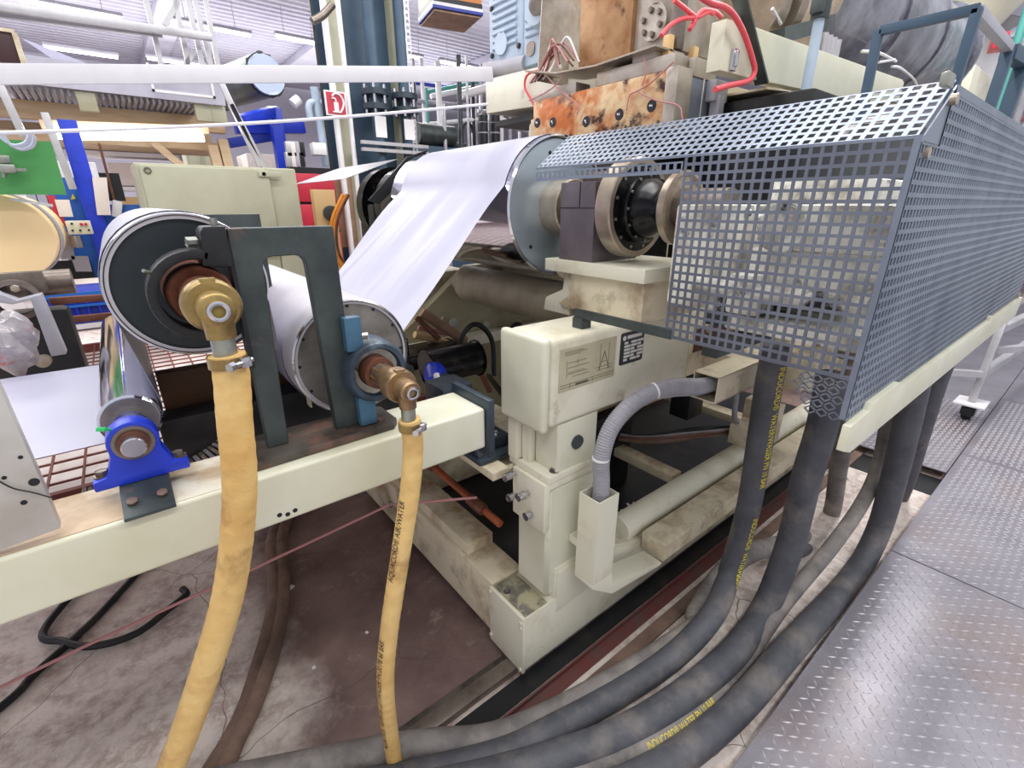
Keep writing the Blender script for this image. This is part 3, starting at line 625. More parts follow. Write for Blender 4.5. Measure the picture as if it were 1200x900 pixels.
# ---------------------------------------------------------------- post
po = thing('support_post', 'short cream steel post with bolted flange under the name-plate beam', 'post', (1.0, 1.0, .3))
obj('post_body', B(.898, 1.122, .932, 1.095, .3, .75, .014, 1), 'cream_clean', po)
obj('flange_plate', J(B(.885, 1.135, .922, 1.12, .775, .800, .004), B(.89, 1.13, .926, 1.11, .748, .774, .004)), 'cream', po)
g = obj('guide_block', B(.925, 1.105, .93, 1.03, .80, .967, .003), 'cream_clean', po)
obj('round_plug', CY((1.012, .924, .885), (1.012, .93, .885), .024, seg=28, b=.002), 'steel_dark', g, 'dark round plug')
obj('guide_rail', J(B(.88, .935, 1.075, 1.12, .80, .965, .003), B(.90, .93, 1.035, 1.07, .80, .965, .002)), 'cream', po)
q = obj('adjuster_plate', B(.872, .897, .925, 1.085, .595, .775, .004), 'cream', po)
for y, z in ((1.07, .755), (1.075, .665), (1.0, .715), (.985, .640)):
    obj('socket_screw', J(CY((.872, y, z), (.862 if z < .7 else .85, y, z), .0085, seg=16), CY((.862 if z < .7 else .85, y, z), (.845 if z < .7 else .825, y, z), .013, seg=18, b=.0015)), 'chrome_soft', po)
for x, y in ((.90, 1.09), (.93, .945), (1.115, .945), (1.115, 1.09)):
    obj('flange_nut', J(CY((x, y, .80), (x, y, .803), .016, seg=18), bolt((x, y, .803), (0, 0, 1), .0105, .009)), 'iron', po)
# ---------------------------------------------------------------- base frame
ba = thing('base_frame', 'long cream steel base frame on the floor under the rolls', 'frame', (1.4, 1.1, .02))
obj('foot_box', B(.80, 1.6, .925, 1.112, .035, .278, .004), 'cream', ba)
obj('long_member', B(1.6, 4.2, .925, 1.112, .035, .26, .004), 'cream_dirty', ba)
ep = obj('end_plate', B(.786, .799, .921, 1.116, .03, .285, .002), 'cream', ba)
for y, z in ((.933, .262), (.933, .24), (1.108, .268), (.932, .045), (1.106, .06)):
    obj('plate_screw', bolt((.786, y, z), (-1, 0, 0), .0075, .005, False), 'cream_clean', ba)
tp = obj('top_plate', B(.79, .905, .93, 1.108, .279, .284, .001), mat('bare_top_plate', '#8d8a80', '#c9c3a6', 12, .45, .55, rough=.35, metal=.5), ba, 'bare metal top plate')
for y in (.965, 1.055): obj('plate_washer', J(LA([(.284, .0065), (.286, .0065), (.286, .013), (.284, .013)], (.822, y, 0), 'Z', 20), CY((.822, y, .2835), (.822, y, .2848), .0065, seg=12)), 'chrome_soft', ba)
obj('riser', PR('Y', [(.935, .279), (1.46, .279), (1.40, .30), (1.14, .40), (1.11, .412), (.935, .412)], .927, 1.1, .003), 'cream', ba)
obj('side_cover', PR('Y', [(.945, .215), (1.12, .23), (1.45, .26), (1.36, .30), (1.14, .395), (.945, .395)], .9215, .9265, .001), 'cream', ba)
obj('drain_hole', CY((1.25, .9205, .17), (1.25, .9225, .17), .011, seg=16), 'black', ba)
obj('cross_member', B(.80, .945, 1.118, 2.4, .05, .285, .004), 'cream_dirty', ba)
obj('raised_block', B(.815, .94, 1.30, 2.0, .286, .34, .004), 'cream_dirty', ba)
obj('shelf', J(B(.80, .87, 1.10, 1.62, .735, .765, .003), B(.87, 1.2, 1.13, 1.62, .715, .735)), 'cream_dirty', ba)
obj('rear_member', B(.95, 4.2, 2.1, 2.25, .05, .25, .004), 'cream_dirty', ba)
obj('primer_patch', B(1.62, 1.86, .9185, .9225, 1.07, 1.16), 'maroon_primer', rbm, 'dark maroon primer patch')
obj('cross_stay', J(B(1.95, 2.03, 1.12, 2.1, .25, .30, .004), B(2.9, 3.0, 1.12, 2.1, .25, .30, .004)), 'cream_dirty', ba)
obj('pivot_bolt', J(CY((.95, 1.35, .76), (.95, 1.35, .765), .02), bolt((.9, 1.32, .765), (0, 0, 1), .018, .016)), 'iron', ba)
one('added_dark_backdrop', B(.96, 4.1, 1.12, 2.09, .012, .03), 'black', 'black sheet added as dark backdrop inside the base frame', 'sheet')  # black sheet added as a backdrop for the dark interior
sr = one('square_beam', B(1.42, 4.1, .805, .915, .262, .345, .004), 'cream_dirty', 'square cream beam alongside the round tube at the base', 'beam')
one('round_tube', CY((1.36, .995, .335), (4.1, .995, .335), .058, seg=28, b=.003), 'cream', 'long round cream tube lying on the base frame', 'tube')
one('tube_stand', J(B(2.35, 2.5, .93, 1.06, .39, .50, .004), B(2.52, 2.6, .90, 1.08, .39, .60, .003)), 'cream_dirty', 'cream box bracket standing on the round tube behind the hoses', 'bracket')
# jack screw and blue-grey blocks between beam and post
mt = thing('mounting_block', 'greasy blue-grey mounting bracket between the two cream beams', 'bracket', (.85, 1.3, .74))
obj('base_flange', B(.79, 1.0, 1.16, 1.55, .766, .785, .006), 'bluegrey', mt)
obj('bracket_body', J(PR('X', [(1.18, .785), (1.5, .785), (1.5, 1.0), (1.36, 1.02), (1.3, .88), (1.2, .83)], .80, .86, .006), B(.685, .80, 1.2, 1.32, .95, 1.06, .01), B(.80, .95, 1.2, 1.3, .785, .83, .008)), 'bluegrey', mt)
obj('bracket_bolt', J(CY((.676, 1.02, 1.06), (.70, .99, 1.055), .018, seg=18, b=.003), bolt((.84, 1.24, .83), (0, 0, 1), .014, .012), bolt((.9, 1.22, .83), (0, 0, 1), .012, .01)), 'chrome_soft', mt)
js = thing('jack_screw', 'rust-orange threaded rod below the mounting bracket', 'rod', (.86, 1.3, .5))
obj('rod', TB([(.77, 1.78, .66), (.80, 1.45, .60), (.845, 1.12, .53)], .014, 10, 1), 'rustorange', js)
obj('coupling_sleeve', J(CY((.785, 1.62, .633), (.795, 1.5, .61), .022, seg=12), CY((.82, 1.28, .565), (.83, 1.2, .55), .022, seg=12)), 'rustshaft', js)
mv = thing('valve_motor', 'small geared actuator with a blue cap behind the beam end', 'motor', (.95, 1.7, .95))
obj('actuator_body', J(CY((.86, 1.62, .98), (1.1, 1.62, .98), .07, seg=20, b=.01), CY((.84, 1.9, .98), (.84, 1.9, 1.03), .075, seg=24, b=.01)), 'grease', mv)
obj('blue_cap', CY((.86, 1.56, .98), (.80, 1.46, .98), .045, .03, seg=16, b=.004), 'blue', mv, 'blue cap')
obj('rag', TB([(.80, 1.44, 1.02), (.78, 1.38, .98), (.80, 1.32, .93), (.83, 1.26, .86)], [.012, .03, .022, .006], 8), 'white', mv, 'white wrapped rag')
for i, (x0, x1, lb) in enumerate(((538, 578, 'black bent tube loop behind the beam end, left of the bearing'), (592, 622, 'black bent tube loop partly hidden by the name-plate beam'))):
    y = 1.75
    a, b_, c, d, e_ = at('Y', y, x0, 430), at('Y', y, x0 + 3, 395), at('Y', y, (x0 + x1) / 2, 380), at('Y', y, x1 - 2, 398), at('Y', y, x1 + 1, 440)
    one('tube_loop', TB([a, b_, c, d, e_], .012, 10), 'black', lb, 'pipe')
dk = thing('linkage', 'dark greasy linkage bars in front of the rear side frame', 'linkage', (1.1, 2.0, .8))
obj('plate', B(.82, 1.28, 1.95, 2.15, .86, .93, .008), 'grease', dk)
for k in range(6):
    p, q_ = at('Y', 1.9, 500 + 18 * k, 440 - (k % 2) * 20), at('Y', 1.6, 520 + 18 * k, 458 + (k % 3) * 8)
    obj('bar', BAR(p, q_, .02), ('rustshaft', 'grease', 'iron')[k % 3], dk)
dr_ = thing('rod_bundle', 'pinkish brown pipes and rods heaped behind the lower roll', 'rods', (.95, 2.1, .95))
for k, (x0, y0, x1, y1, r_, m_) in enumerate(((488, 372, 515, 398, .014, 'rustshaft'), (494, 366, 545, 400, .026, 'tan'), (490, 384, 530, 392, .012, 'pink'), (502, 402, 520, 372, .010, 'iron_pale'), (486, 392, 548, 408, .018, 'ochre'), (505, 410, 560, 402, .016, 'tan'), (530, 432, 552, 414, .014, 'black'))):
    obj('rod', CY(at('Y', 2.1, x0, y0), at('Y', 2.02 + .02 * k, x1, y1), r_, seg=12), m_, dr_)
# ---------------------------------------------------------------- interior machinery under the beam
mo = thing('drive_motor', 'greyish cream finned motor in the dark under the roll beam', 'motor', (1.9, 1.6, .5))
obj('motor_body', CY((1.5, 1.62, .62), (2.15, 1.62, .62), .11, seg=28, b=.01), 'cream_dirty', mo)
for k in range(8): obj('fin', LA([(1.52 + k * .035, .108), (1.52 + k * .035, .123), (1.53 + k * .035, .123), (1.53 + k * .035, .108)], (0, 1.62, .62), 'X', 28), 'cream_dirty', mo)
obj('motor_foot', B(1.6, 2.1, 1.5, 1.75, .03, .52, .01), 'black', mo)
obj('gear_head', J(CY((2.15, 1.62, .62), (2.3, 1.62, .62), .06, seg=16), B(2.3, 2.5, 1.3, 1.5, .55, .85, .02), CY((2.25, 1.38, .72), (2.33, 1.38, .72), .06, seg=20)), 'cream_dirty', mo)
bx = thing('black_box', 'black electrical box with cables behind the grey conduit', 'box', (2.2, 1.25, .5))
obj('box_body', B(2.3, 2.45, 1.28, 1.40, .45, .80, .006), 'black', bx)
obj('box_cable', TB([(2.1, 1.15, .86), (2.22, 1.08, .84), (2.32, 1.05, .72), (2.36, 1.05, .55), (2.42, 1.04, .46)], .014, 10), 'conduit', bx)
cb = thing('cable_bundle', 'brown greasy cable bundle lying across the base frame', 'cables', (2.0, 1.2, .4))
for k in range(5):
    dz = .012 * k
    obj('cable', TB([(1.75, 1.95 - .03 * k, .33 + dz), (1.95, 1.6, .34 + dz), (2.05, 1.35 + .02 * k, .37), (2.25, 1.15, .42 + dz), (2.6, 1.02 + .01 * k, .41)], .013, 8), ('hose_b', 'rustshaft', 'hose_b', 'conduit', 'black')[k], cb)
sc_ = thing('paper_scraps', 'torn white scraps lying on the added black backdrop sheet', 'scraps', (1.8, 1.4, .03))
for k in range(12):
    x, y = random.gauss(1.78, .1), random.gauss(1.28, .035)
    obj('scrap', OB((x, y, .04 + .012 * random.random()), (random.uniform(.03, .07), random.uniform(.01, .022), .002), (random.uniform(-.3, .3), random.uniform(-.3, .3), random.uniform(0, 3.1))), 'white', sc_)
# ---------------------------------------------------------------- conduit and its square tubes
ct = thing('cable_trunking', 'upright cream square tube with a sloped foot holding the grey conduit', 'trunking', (1.07, .85, .4))
def sqt(x0, x1, y0, y1, z0, z1, t_=.004):
    bm = bmesh.new(); o_ = [(x0, y0), (x1, y0), (x1, y1), (x0, y1)]; i_ = [(x0 + t_, y0 + t_), (x1 - t_, y0 + t_), (x1 - t_, y1 - t_), (x0 + t_, y1 - t_)]
    V = [[bm.verts.new((x, y, z)) for x, y in q] for q in (o_, i_) for z in (z0, z1)]
    for k in range(4):
        m = (k + 1) % 4
        bm.faces.new((V[0][k], V[0][m], V[1][m], V[1][k])); bm.faces.new((V[2][m], V[2][k], V[3][k], V[3][m]))
        bm.faces.new((V[1][k], V[1][m], V[3][m], V[3][k])); bm.faces.new((V[0][m], V[0][k], V[2][k], V[2][m]))
    return bm
obj('upright_tube', sqt(.99, 1.085, .80, .885, .40, .728), 'cream', ct)
obj('sloped_foot', PR('Y', [(.99, .40), (.99, .385), (1.10, .30), (1.40, .262), (1.40, .275), (1.10, .345), (1.085, .40)], .80, .885, .002), 'cream', ct)
obj('mount_clip', B(1.0, 1.08, .885, .93, .5, .53), 'cream', ct)
ht = thing('square_outlet_tube', 'horizontal cream square tube the grey conduit enters below the mesh guard', 'trunking', (1.5, .76, .98))
obj('tube', J(B(1.42, 2.05, .70, .704, .985, 1.075), B(1.42, 2.05, .786, .79, .985, 1.075), B(1.42, 2.05, .70, .79, .983, .987), B(1.42, 2.05, .70, .79, 1.073, 1.077)), 'cream_dirty', ht)
obj('mount_arm', B(1.75, 1.83, .79, .93, 1.0, 1.05), 'cream_dirty', ht)
cdp = [(1.045, .842, .55), (1.045, .842, .74), (1.035, .842, .86), (1.075, .84, .96), (1.17, .82, 1.03), (1.29, .79, 1.05), (1.42, .75, 1.035), (1.6, .745, 1.03)]
cdt = one('grey_conduit', TB(cdp, .0265, 16, 8, .0009, .008), 'conduit', 'ribbed grey conduit arching between the two cream square tubes', 'conduit')
obj('cable_tie', J(CY((1.031, .842, .853), (1.031, .842, .859), .0275), CY((1.222, .808, 1.045), (1.228, .806, 1.046), .0275)), 'white', cdt, 'white cable ties')
one('thin_conduit', TB([(1.14, .86, .97), (1.22, .85, 1.0), (1.33, .80, 1.01), (1.45, .76, 1.0), (1.6, .75, 1.0)], .009, 8), 'conduit', 'thin grey cable running under the ribbed conduit', 'conduit')
# ---------------------------------------------------------------- black water hoses
def fz(z, x, y): return tuple(at('Z', z, x, y))
def fy(v, x, y): return tuple(at('Y', v, x, y))
RB = .045
hb = [fy(.62, 910, 405), fy(.62, 901, 450), fy(.62, 890, 520), fy(.625, 876, 600), fy(.635, 855, 670), fz(.15, 834, 722), fz(.06, 775, 780), fz(.05, 650, 853), (.45, .80, .05), (-.3, 1.2, .05)]
H1 = one('black_hose', TB(hb, .043, 20), 'hose_k', 'black hose with yellow lettering hanging in front of the cream tubes', 'hose', 'big black water hoses')
obj('lettering', hose_text(hb, .043, 'INDUCORD\u00ae  WATER/WASSER', .68, .035, (-.32, -.95, 0), flip=False, sx=.72), 'print_y', H1, 'lower yellow lettering')
obj('lettering', hose_text(hb, .043, 'INDUCORD\u00ae  WATER/WASSER PN 10 BAR', .06, .035, (-.32, -.95, 0), flip=False, sx=.72), 'print_y', H1, 'yellow lettering down the hose')
hc = [fy(.50, 975, 440), fy(.50, 963, 500), fy(.495, 945, 560), fy(.50, 925, 640), fy(.51, 895, 715), fz(.075, 850, 775), fz(.055, 740, 855), (.55, .70, .05), (0, 1.0, .05)]
one('black_hose', TB(hc, .050, 20), 'hose_k', 'thickest black hose, second from the left below the mesh guard corner', 'hose', 'big black water hoses')
one('black_hose', TB([fy(.62, 1000, 450), fy(.61, 984, 540), fy(.61, 965, 620), (1.78, .65, .2), (1.5, .67, .06), fz(.045, 813, 737), fz(.045, 720, 797), fz(.045, 590, 860), (.3, .98, .045), (-.5, 1.4, .045)], .041, 18), 'hose_g', 'dusty hose passing behind the thick black ones and lying nearest the base frame', 'hose', 'hoses lying on the floor')
one('dusty_hose', TB([fy(.45, 1045, 470), fy(.44, 1030, 545), fy(.44, 1010, 590), fy(.44, 975, 640), fz(.06, 918, 708), fz(.04, 858, 790), fz(.04, 778, 862), (.6, .62, .04), (0, .85, .04)], .031, 16), 'hose_g', 'thinner light grey dusty hose between the thick black ones', 'hose', 'hoses lying on the floor')
HD = [fz(.06, 918, 708), fz(.04, 858, 790), fz(.04, 778, 862), (.6, .62, .04)]
obj('lettering', hose_text(list(reversed(HD)), .031, 'INDUCORD\u00ae WATER PN 10 BAR', .34, .032, (.0, -.6, .8), sx=.62), 'print_y', bpy.data.objects['dusty_hose'], 'faded yellow lettering')
he = [fy(.37, 1075, 440), fy(.365, 1062, 500), fy(.36, 1045, 570), fy(.36, 1028, 625), fy(.36, 1000, 675), fz(.08, 930, 755), fz(.045, 842, 850), (.75, .48, .045), (.2, .75, .045)]
one('black_hose', TB(he, .049, 20), 'hose_k', 'thick dusty hose lying closest to the walkway edge', 'hose', 'big black water hoses')
hf = [fy(.36, 1115, 400), fy(.37, 1098, 445), fy(.38, 1078, 510), fy(.40, 1063, 560), fy(.44, 1040, 610), fy(.5, 1000, 650), (2.2, .60, .05)]
H6 = one('black_hose', TB(hf, .042, 16), 'hose_k', 'farthest black hose at the right, under the cream guard rail', 'hose', 'big black water hoses')
obj('lettering', hose_text(hf, .042, 'INDUCORD\u00ae WATER/WASSER PN 10 BAR', .12, .042, (.9, -.6, 0), sx=.62), 'print_y', H6, 'yellow lettering')
# ---------------------------------------------------------------- mesh guard
mg = thing('mesh_guard', 'big perforated galvanised steel guard box over the drive at the right', 'guard', (2, .45, 1.2))
obj('front_panel', gridmesh((1.05, .676, 1.285), (0, -1, 0), (0, 0, 1), 21, 21, .02, .0138, .0028), 'galv', mg, smooth=False)
obj('front_edge', J(B(1.0485, 1.0515, .676, .68, 1.28, 1.705), B(1.0485, 1.0515, .25, .68, 1.2795, 1.286)), 'galv', mg)
obj('side_panel', gridmesh((1.05, .254, 1.195), (1, 0, 0), (0, 0, 1), 112, 25, .02, .0125, .0032), 'galv2', mg, smooth=False)
obj('side_top_panel', gridmesh((1.16, .254, 1.695), (1, 0, 0), (0, 0, 1), 104, 4, .02, .0125, .0032), 'galv2', mg, smooth=False)
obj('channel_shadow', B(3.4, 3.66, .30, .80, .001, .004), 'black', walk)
obj('side_top_edge', J(PR('Y', [(1.05, 1.697), (1.16, 1.697), (1.16, 1.78), (1.175, 1.79)], .2525, .256), B(1.17, 3.3, .2515, .2535, 1.776, 1.79)), 'galv2', mg)
n_ = 46
obj('sloped_panel', gridmesh((1.05, .254 + n_ * .0203, 1.703), (0, -1, 0), (.13, 0, .095), n_, 8, .0202, .0122, .0015), 'galv2', mg, smooth=False)
obj('sloped_lip', gridmesh((1.0485, .254 + n_ * .0203, 1.672), (0, -1, 0), (0, 0, 1), 25, 1, .0202, .0125, .0015), 'galv2', mg, smooth=False)
obj('lip_edge', J(B(1.047, 1.052, .254, 1.19, 1.70, 1.705), B(1.047, 1.05, .69, 1.19, 1.667, 1.672), B(1.046, 1.06, .252, .262, 1.2, 1.705)), 'galv2', mg)
def diamond():
    a = []
    for i in range(6):
        for j in range(5):
            y, z = .262 + i * .022 + (j % 2) * .011, 1.2 + j * .017
            if y > .36 - (1.285 - z) * .6: continue
            a += [BAR((1.052, y, z), (1.052, y + .011, z + .0085), .003), BAR((1.052, y + .011, z + .0085), (1.052, y + .022, z), .003), BAR((1.052, y, z), (1.052, y + .011, z - .0085), .003), BAR((1.052, y + .011, z - .0085), (1.052, y + .022, z), .003)]
    return J(*a)
obj('diamond_mesh', diamond(), 'galv', mg, 'diamond-shaped expanded mesh at the lower corner')
rl = obj('guard_rail', PR('Y', [(1.045, 1.135), (1.09, 1.118), (3.32, 1.095), (3.32, 1.185), (2.55, 1.19), (2.53, 1.205), (2.50, 1.205), (2.50, 1.19), (1.36, 1.195), (1.35, 1.212), (1.16, 1.21), (1.15, 1.195), (1.045, 1.19)], .238, .2525, .001), 'cream_clean', mg, 'cream steel bottom rail')
obj('end_edge', B(3.295, 3.30, .25, .29, 1.19, 1.79), 'galv', mg)
for x in (1.09, 2.0, 2.9, 3.26): obj('panel_clip', OB((x, .25, 1.20 if x > 3 else 1.785), (.04, .012, .02), (0, 0, 0), .003), 'zinc', mg)
obj('corner_screw', J(CY((1.085, .2525, 1.68), (1.085, .245, 1.68), .009, seg=12), CY((1.15, .2525, 1.765), (1.15, .243, 1.765), .009, seg=12)), 'iron_pale', mg)
obj('inner_frame', J(B(1.6, 1.64, .5, .54, 1.22, 1.7), B(1.1, 3.2, .56, .60, 1.24, 1.28), B(2.8, 2.84, .5, .54, 1.22, 1.7)), 'steel_dark', mg)
gb = thing('gear_unit', 'cream gearbox half visible behind the square mesh of the guard', 'gearbox', (1.6, .5, 1.28))
obj('gear_housing', J(B(1.26, 1.75, .36, .66, 1.38, 1.58, .03, 3), B(1.35, 1.7, .40, .62, 1.57, 1.66, .02), CY((1.3, .36, 1.47), (1.22, .36, 1.47), .06, seg=20, b=.004), CY((1.2, .30, 1.4), (1.2, .70, 1.4), .022, seg=14), B(1.22, 1.3, .40, .58, 1.40, 1.50, .01), CY((1.26, .50, 1.55), (1.18, .50, 1.55), .05, seg=24, b=.004), B(1.2, 1.6, .30, .66, 1.295, 1.335, .005), B(1.9, 2.6, .34, .7, 1.3, 1.6, .03, 3), B(1.22, 1.5, .62, .80, 1.33, 1.60, .01), B(1.2, 1.3, .30, .5, 1.5, 1.6, .01), B(1.18, 1.3, .52, .60, 1.34, 1.44, .01)), 'gearmottle', gb)
obj('cover_bolt', J(*[bolt((1.26, y, z), (-1, 0, 0), .012, .012) for y in (.37, .62) for z in (1.40, 1.58)]), 'iron', gb)
obj('hanging_pipes', J(*[TB([(1.5 + .2 * k, .36 + .08 * (k % 4), 1.38), (1.52 + .2 * k, .37 + .08 * (k % 4), 1.15)], .035, 12, 1) for k in range(8)]), 'iron', gb)
one('beam_shade_box', J(B(1.95, 3.4, .80, 1.3, 1.3, 1.97, .01), B(1.62, 1.95, 1.30, 2.3, 1.3, 1.84, .01)), 'black', 'black box added as the shade under the long cream beam, seen through the guard', 'shade')  # black boxes added as the shade under beam and die, behind the mesh
one('support_bracket', J(B(1.9, 2.5, .62, .74, .93, 1.08, .006), B(1.9, 2.6, .74, .93, .97, 1.04, .004)), 'cream_dirty', 'cream box bracket behind the lettered black hose', 'bracket')
# ---------------------------------------------------------------- rails and clutter on the floor
rs = thing('floor_rail', 'flat steel guide rail let into the floor in front of the base frame', 'rail', (.3, 1.0, 0))
obj('rail_top', B(-1.2, .79, .955, 1.01, .0, .028, .003), 'iron', rs)
obj('rail_web', B(-1.2, .79, 1.01, 1.04, .0, .012, .002), 'steel_dirty', rs)
one('floor_slot', B(-1.2, 4.0, .865, .94, .0, .003), 'black', 'black oily slot along the guide rail on the floor', 'slot')
one('rust_angle', J(B(-1.0, 4.2, .845, .852, 0, .022), B(-1.0, 4.2, .80, .845, 0, .004)), mat('oxide_red', '#6d3734', '#5b4a48', 9, .4, .7, rough=.6), 'rust-red steel angle on the floor along the slot', 'rail')
one('steel_strip', B(.9, 4.2, .725, .775, 0, .012), 'hose_b', 'flat steel strip on the floor between the hoses and the base', 'strip')
one('brown_hose', TB([(.42, 2.6, .03), fz(.03, 318, 640), fz(.03, 322, 700), fz(.03, 303, 780), fz(.03, 262, 880), (-.5, .95, .03), (-1.0, .5, .03)], .028, 14), 'hose_b', 'brown dusty hose on the floor, left of the pair behind the thick yellow hose', 'hose', 'brown floor hoses')
one('brown_hose', TB([(.5, 2.6, .03), fz(.03, 330, 628), fz(.03, 332, 680), fz(.03, 326, 740), fz(.03, 300, 820), fz(.03, 262, 905), (-.35, .75, .03)], .028, 14), 'hose_b', 'brown dusty hose on the floor, right of the pair behind the thick yellow hose', 'hose', 'brown floor hoses')
one('black_cable', TB([(-.30, 2.75, .02), fz(.02, 55, 732), fz(.02, 75, 752), fz(.02, 110, 757), fz(.02, 160, 742), fz(.02, 200, 712), fz(.02, 218, 697), fz(.02, 214, 690)], .014, 10), 'black', 'black cable curled on the floor below the cream beam', 'cable', 'floor cables')
one('black_cable', TB([(.05, 2.9, .016), fz(.015, 135, 700), fz(.015, 90, 745), fz(.015, 40, 790), fz(.015, -20, 845), (-1.3, 1.5, .015)], .014, 10), 'black', 'straight black cable running down to the left edge of the floor', 'cable', 'floor cables')
one('pull_cord', TB([fy(1.5, -40, 825), fy(1.5, 100, 757), fy(1.4, 300, 665), fy(1.3, 455, 592), (.80, 1.20, .62)], .0045, 8, 1), 'pink', 'taut pinkish rod running below the cream beam to the mounting bracket', 'rod')
obj('rod_knob', J(LA([(0, .004), (.004, .011), (.012, .011), (.016, .004)], tuple(at('Y', 1.3, 455, 592)), 'X', 14)), 'iron', bpy.data.objects['pull_cord'])
for k, (x, y) in enumerate(((340, 690), (430, 742), (368, 783))):
    p = at('Z', 0, x, y); one('chip', OB((p.x, p.y, .004), ((.035, .02, .004), (.012, .01, .004), (.012, .012, .004))[k], (0, 0, k * 1.3 + .5), .001), 'white', ('largest white plastic chip on the brown floor', 'tiny white plastic chip right of the thin yellow hose', 'tiny white plastic chip left of the thin yellow hose')[k], 'chip')
# energy chain behind the blue bearing
ec = thing('energy_chain', 'grey plastic cable chain curving behind the blue bearing', 'cable chain', (-.1, 1.3, 1.0))
ecp = [fy(1.25, 95, 583), fy(1.25, 130, 580), fy(1.25, 175, 566), fy(1.25, 215, 548), fy(1.26, 245, 528), fy(1.28, 258, 505), fy(1.3, 262, 480)]
Q = spl(ecp, 5); 
for i in range(len(Q) - 1): obj('chain_link', BAR(Q[i], Q[i].lerp(Q[i + 1], .82), .045, .03, .004), 'conduit' if i % 2 else 'iron_pale', ec)
# dark under-frame below film, grid tray
un = thing('under_frame', 'dark brown under-frame beams below the left rolls', 'frame', (0, 1.5, .8))
obj('side_beam', B(-.02, .62, 1.25, 1.33, 1.0, 1.14, .004), 'black', un)
obj('timber_board', B(-.0, .5, 1.36, 1.40, 1.10, 1.22, .003), mat('oily_board', '#5a3b22', '#2b1a10', 4, .4, .7, rough=.6), un, 'oily brown board')
obj('floor_beam', B(-1.2, .62, 1.42, 1.5, .7, .82, .004), 'black', un)
obj('angle_bracket', J(B(.30, .40, 1.22, 1.34, 1.141, 1.146), B(.30, .304, 1.22, 1.34, 1.10, 1.146), B(.33, .42, 1.40, 1.5, 1.16, 1.165), B(.415, .42, 1.4, 1.5, 1.0, 1.165)), 'cream', un, 'cream angle bracket')
obj('round_bar', CY((.1, 1.6, 1.06), (.62, 1.6, 1.06), .06, seg=18), 'cream_dirty', un)
tr = thing('grid_tray', 'rust-red wire grid laid over pale paper sheets behind the left rolls', 'grid', (-.1, 2.4, .8))
obj('paper_bed', B(-1.2, .9, 1.7, 3.6, .795, .80), 'paper', tr)
for k in range(27):
    x = -1.2 + k * .08; obj('grid_wire', B(x, x + .006, 1.7, 3.6, .83, .836), 'leg', tr)
for k in range(24):
    y = 1.7 + k * .08; obj('grid_wire', B(-1.2, .9, y, y + .006, .824, .83), 'leg', tr)
obj('grid_frame', J(B(-1.2, .9, 1.68, 1.70, .78, .84), B(-1.2, .9, 3.6, 3.63, .78, .84)), 'leg', tr)
# ================================================================ DIE AND EXTRUDER (upper right)
de = thing('flat_die', 'scorched flat die block with rust-brown burnt face above the chrome roll', 'die', (1.75, 1.5, 1.87))
obj('die_body', B(1.65, 1.72, 1.16, 1.90, 1.87, 2.045, .004), 'burnt', de, 'burnt brown-orange die face')
obj('die_cheek', B(1.648, 1.74, 1.135, 1.185, 1.86, 2.05, .004), 'diegrey', de)
obj('upper_lip', J(B(1.655, 1.74, 1.16, 1.52, 2.046, 2.095, .004), B(1.66, 1.75, 1.25, 1.35, 2.095, 2.12, .004), B(1.66, 1.75, 1.64, 1.92, 2.046, 2.085, .004)), 'diegrey', de)
obj('end_heater', J(B(1.742, 1.885, 1.14, 1.5, 1.86, 2.03, .003), ), 'heater', de, 'grey end heater plate')
obj('end_cap', B(1.742, 1.89, 1.135, 1.5, 2.031, 2.09, .003), 'diegrey', de)
obj('heater_joint', B(1.815, 1.82, 1.136, 1.139, 1.86, 2.09), 'label_white', de)
for y, z in ((1.87, 1.955), (1.765, 1.945), (1.56, 1.925), (1.385, 1.93), (1.235, 1.94)):
    obj('face_screw', J(CY((1.649, y, z), (1.655, y, z), .021, seg=18), ), 'black', de)
    obj('screw_socket', OB((1.647, y, z), (.005, .016, .007), (random.random(), 0, 0), .001), 'chrome_soft', de)
obj('lip_screw', J(*[bolt((1.649, y, 1.885), (-1, 0, 0), .006, .006) for y in (1.2, 1.35, 1.5, 1.65, 1.8)]), 'iron', de)
obj('connector_lug', J(B(1.70, 1.73, 1.22, 1.25, 2.10, 2.17, .006), B(1.83, 1.86, 1.20, 1.23, 2.09, 2.15, .006)), 'ochre', de)
obj('cable_plug', J(B(1.84, 1.93, 1.10, 1.14, 1.96, 2.03, .006), B(1.86, 1.90, 1.09, 1.13, 1.90, 1.98, .006)), 'grey', de)
fb2 = thing('feed_block', 'tall browned feed block with a bolted round flange above the die', 'block', (1.9, 1.5, 2.12))
obj('block_front', B(1.74, 1.9, 1.43, 1.71, 2.15, 2.75, .006), 'brownface', fb2, 'heat-browned block face')
obj('block_side', B(1.76, 2.0, 1.22, 1.43, 2.13, 2.75, .006), 'diegrey', fb2)
obj('flange_disc', CY((1.74, 1.335, 2.235), (1.762, 1.335, 2.235), .058, seg=28, b=.004), 'diegrey', fb2)
for a in range(20, 380, 60): obj('flange_screw', bolt((1.74, 1.335 + .04 * math.cos(R(a)), 2.235 + .04 * math.sin(R(a))), (-1, 0, 0), .011, .012), 'iron', fb2)
obj('clamp_post', B(1.74, 1.78, 1.215, 1.25, 2.13, 2.6, .003), 'iron', fb2)
obj('neck', CY((1.85, 1.5, 2.06), (1.85, 1.5, 2.16), .07, seg=20), 'black', fb2)
ty = thing('drip_plate', 'grey folded drip plate under the feed block with loose wires on it', 'plate', (1.72, 1.7, 2.12))
obj('plate', PR('X', [(1.22, 2.118), (1.50, 2.108), (1.72, 2.122), (1.93, 2.165), (1.93, 2.171), (1.72, 2.128), (1.50, 2.114), (1.22, 2.124)], 1.62, 1.80), 'iron_pale', ty)
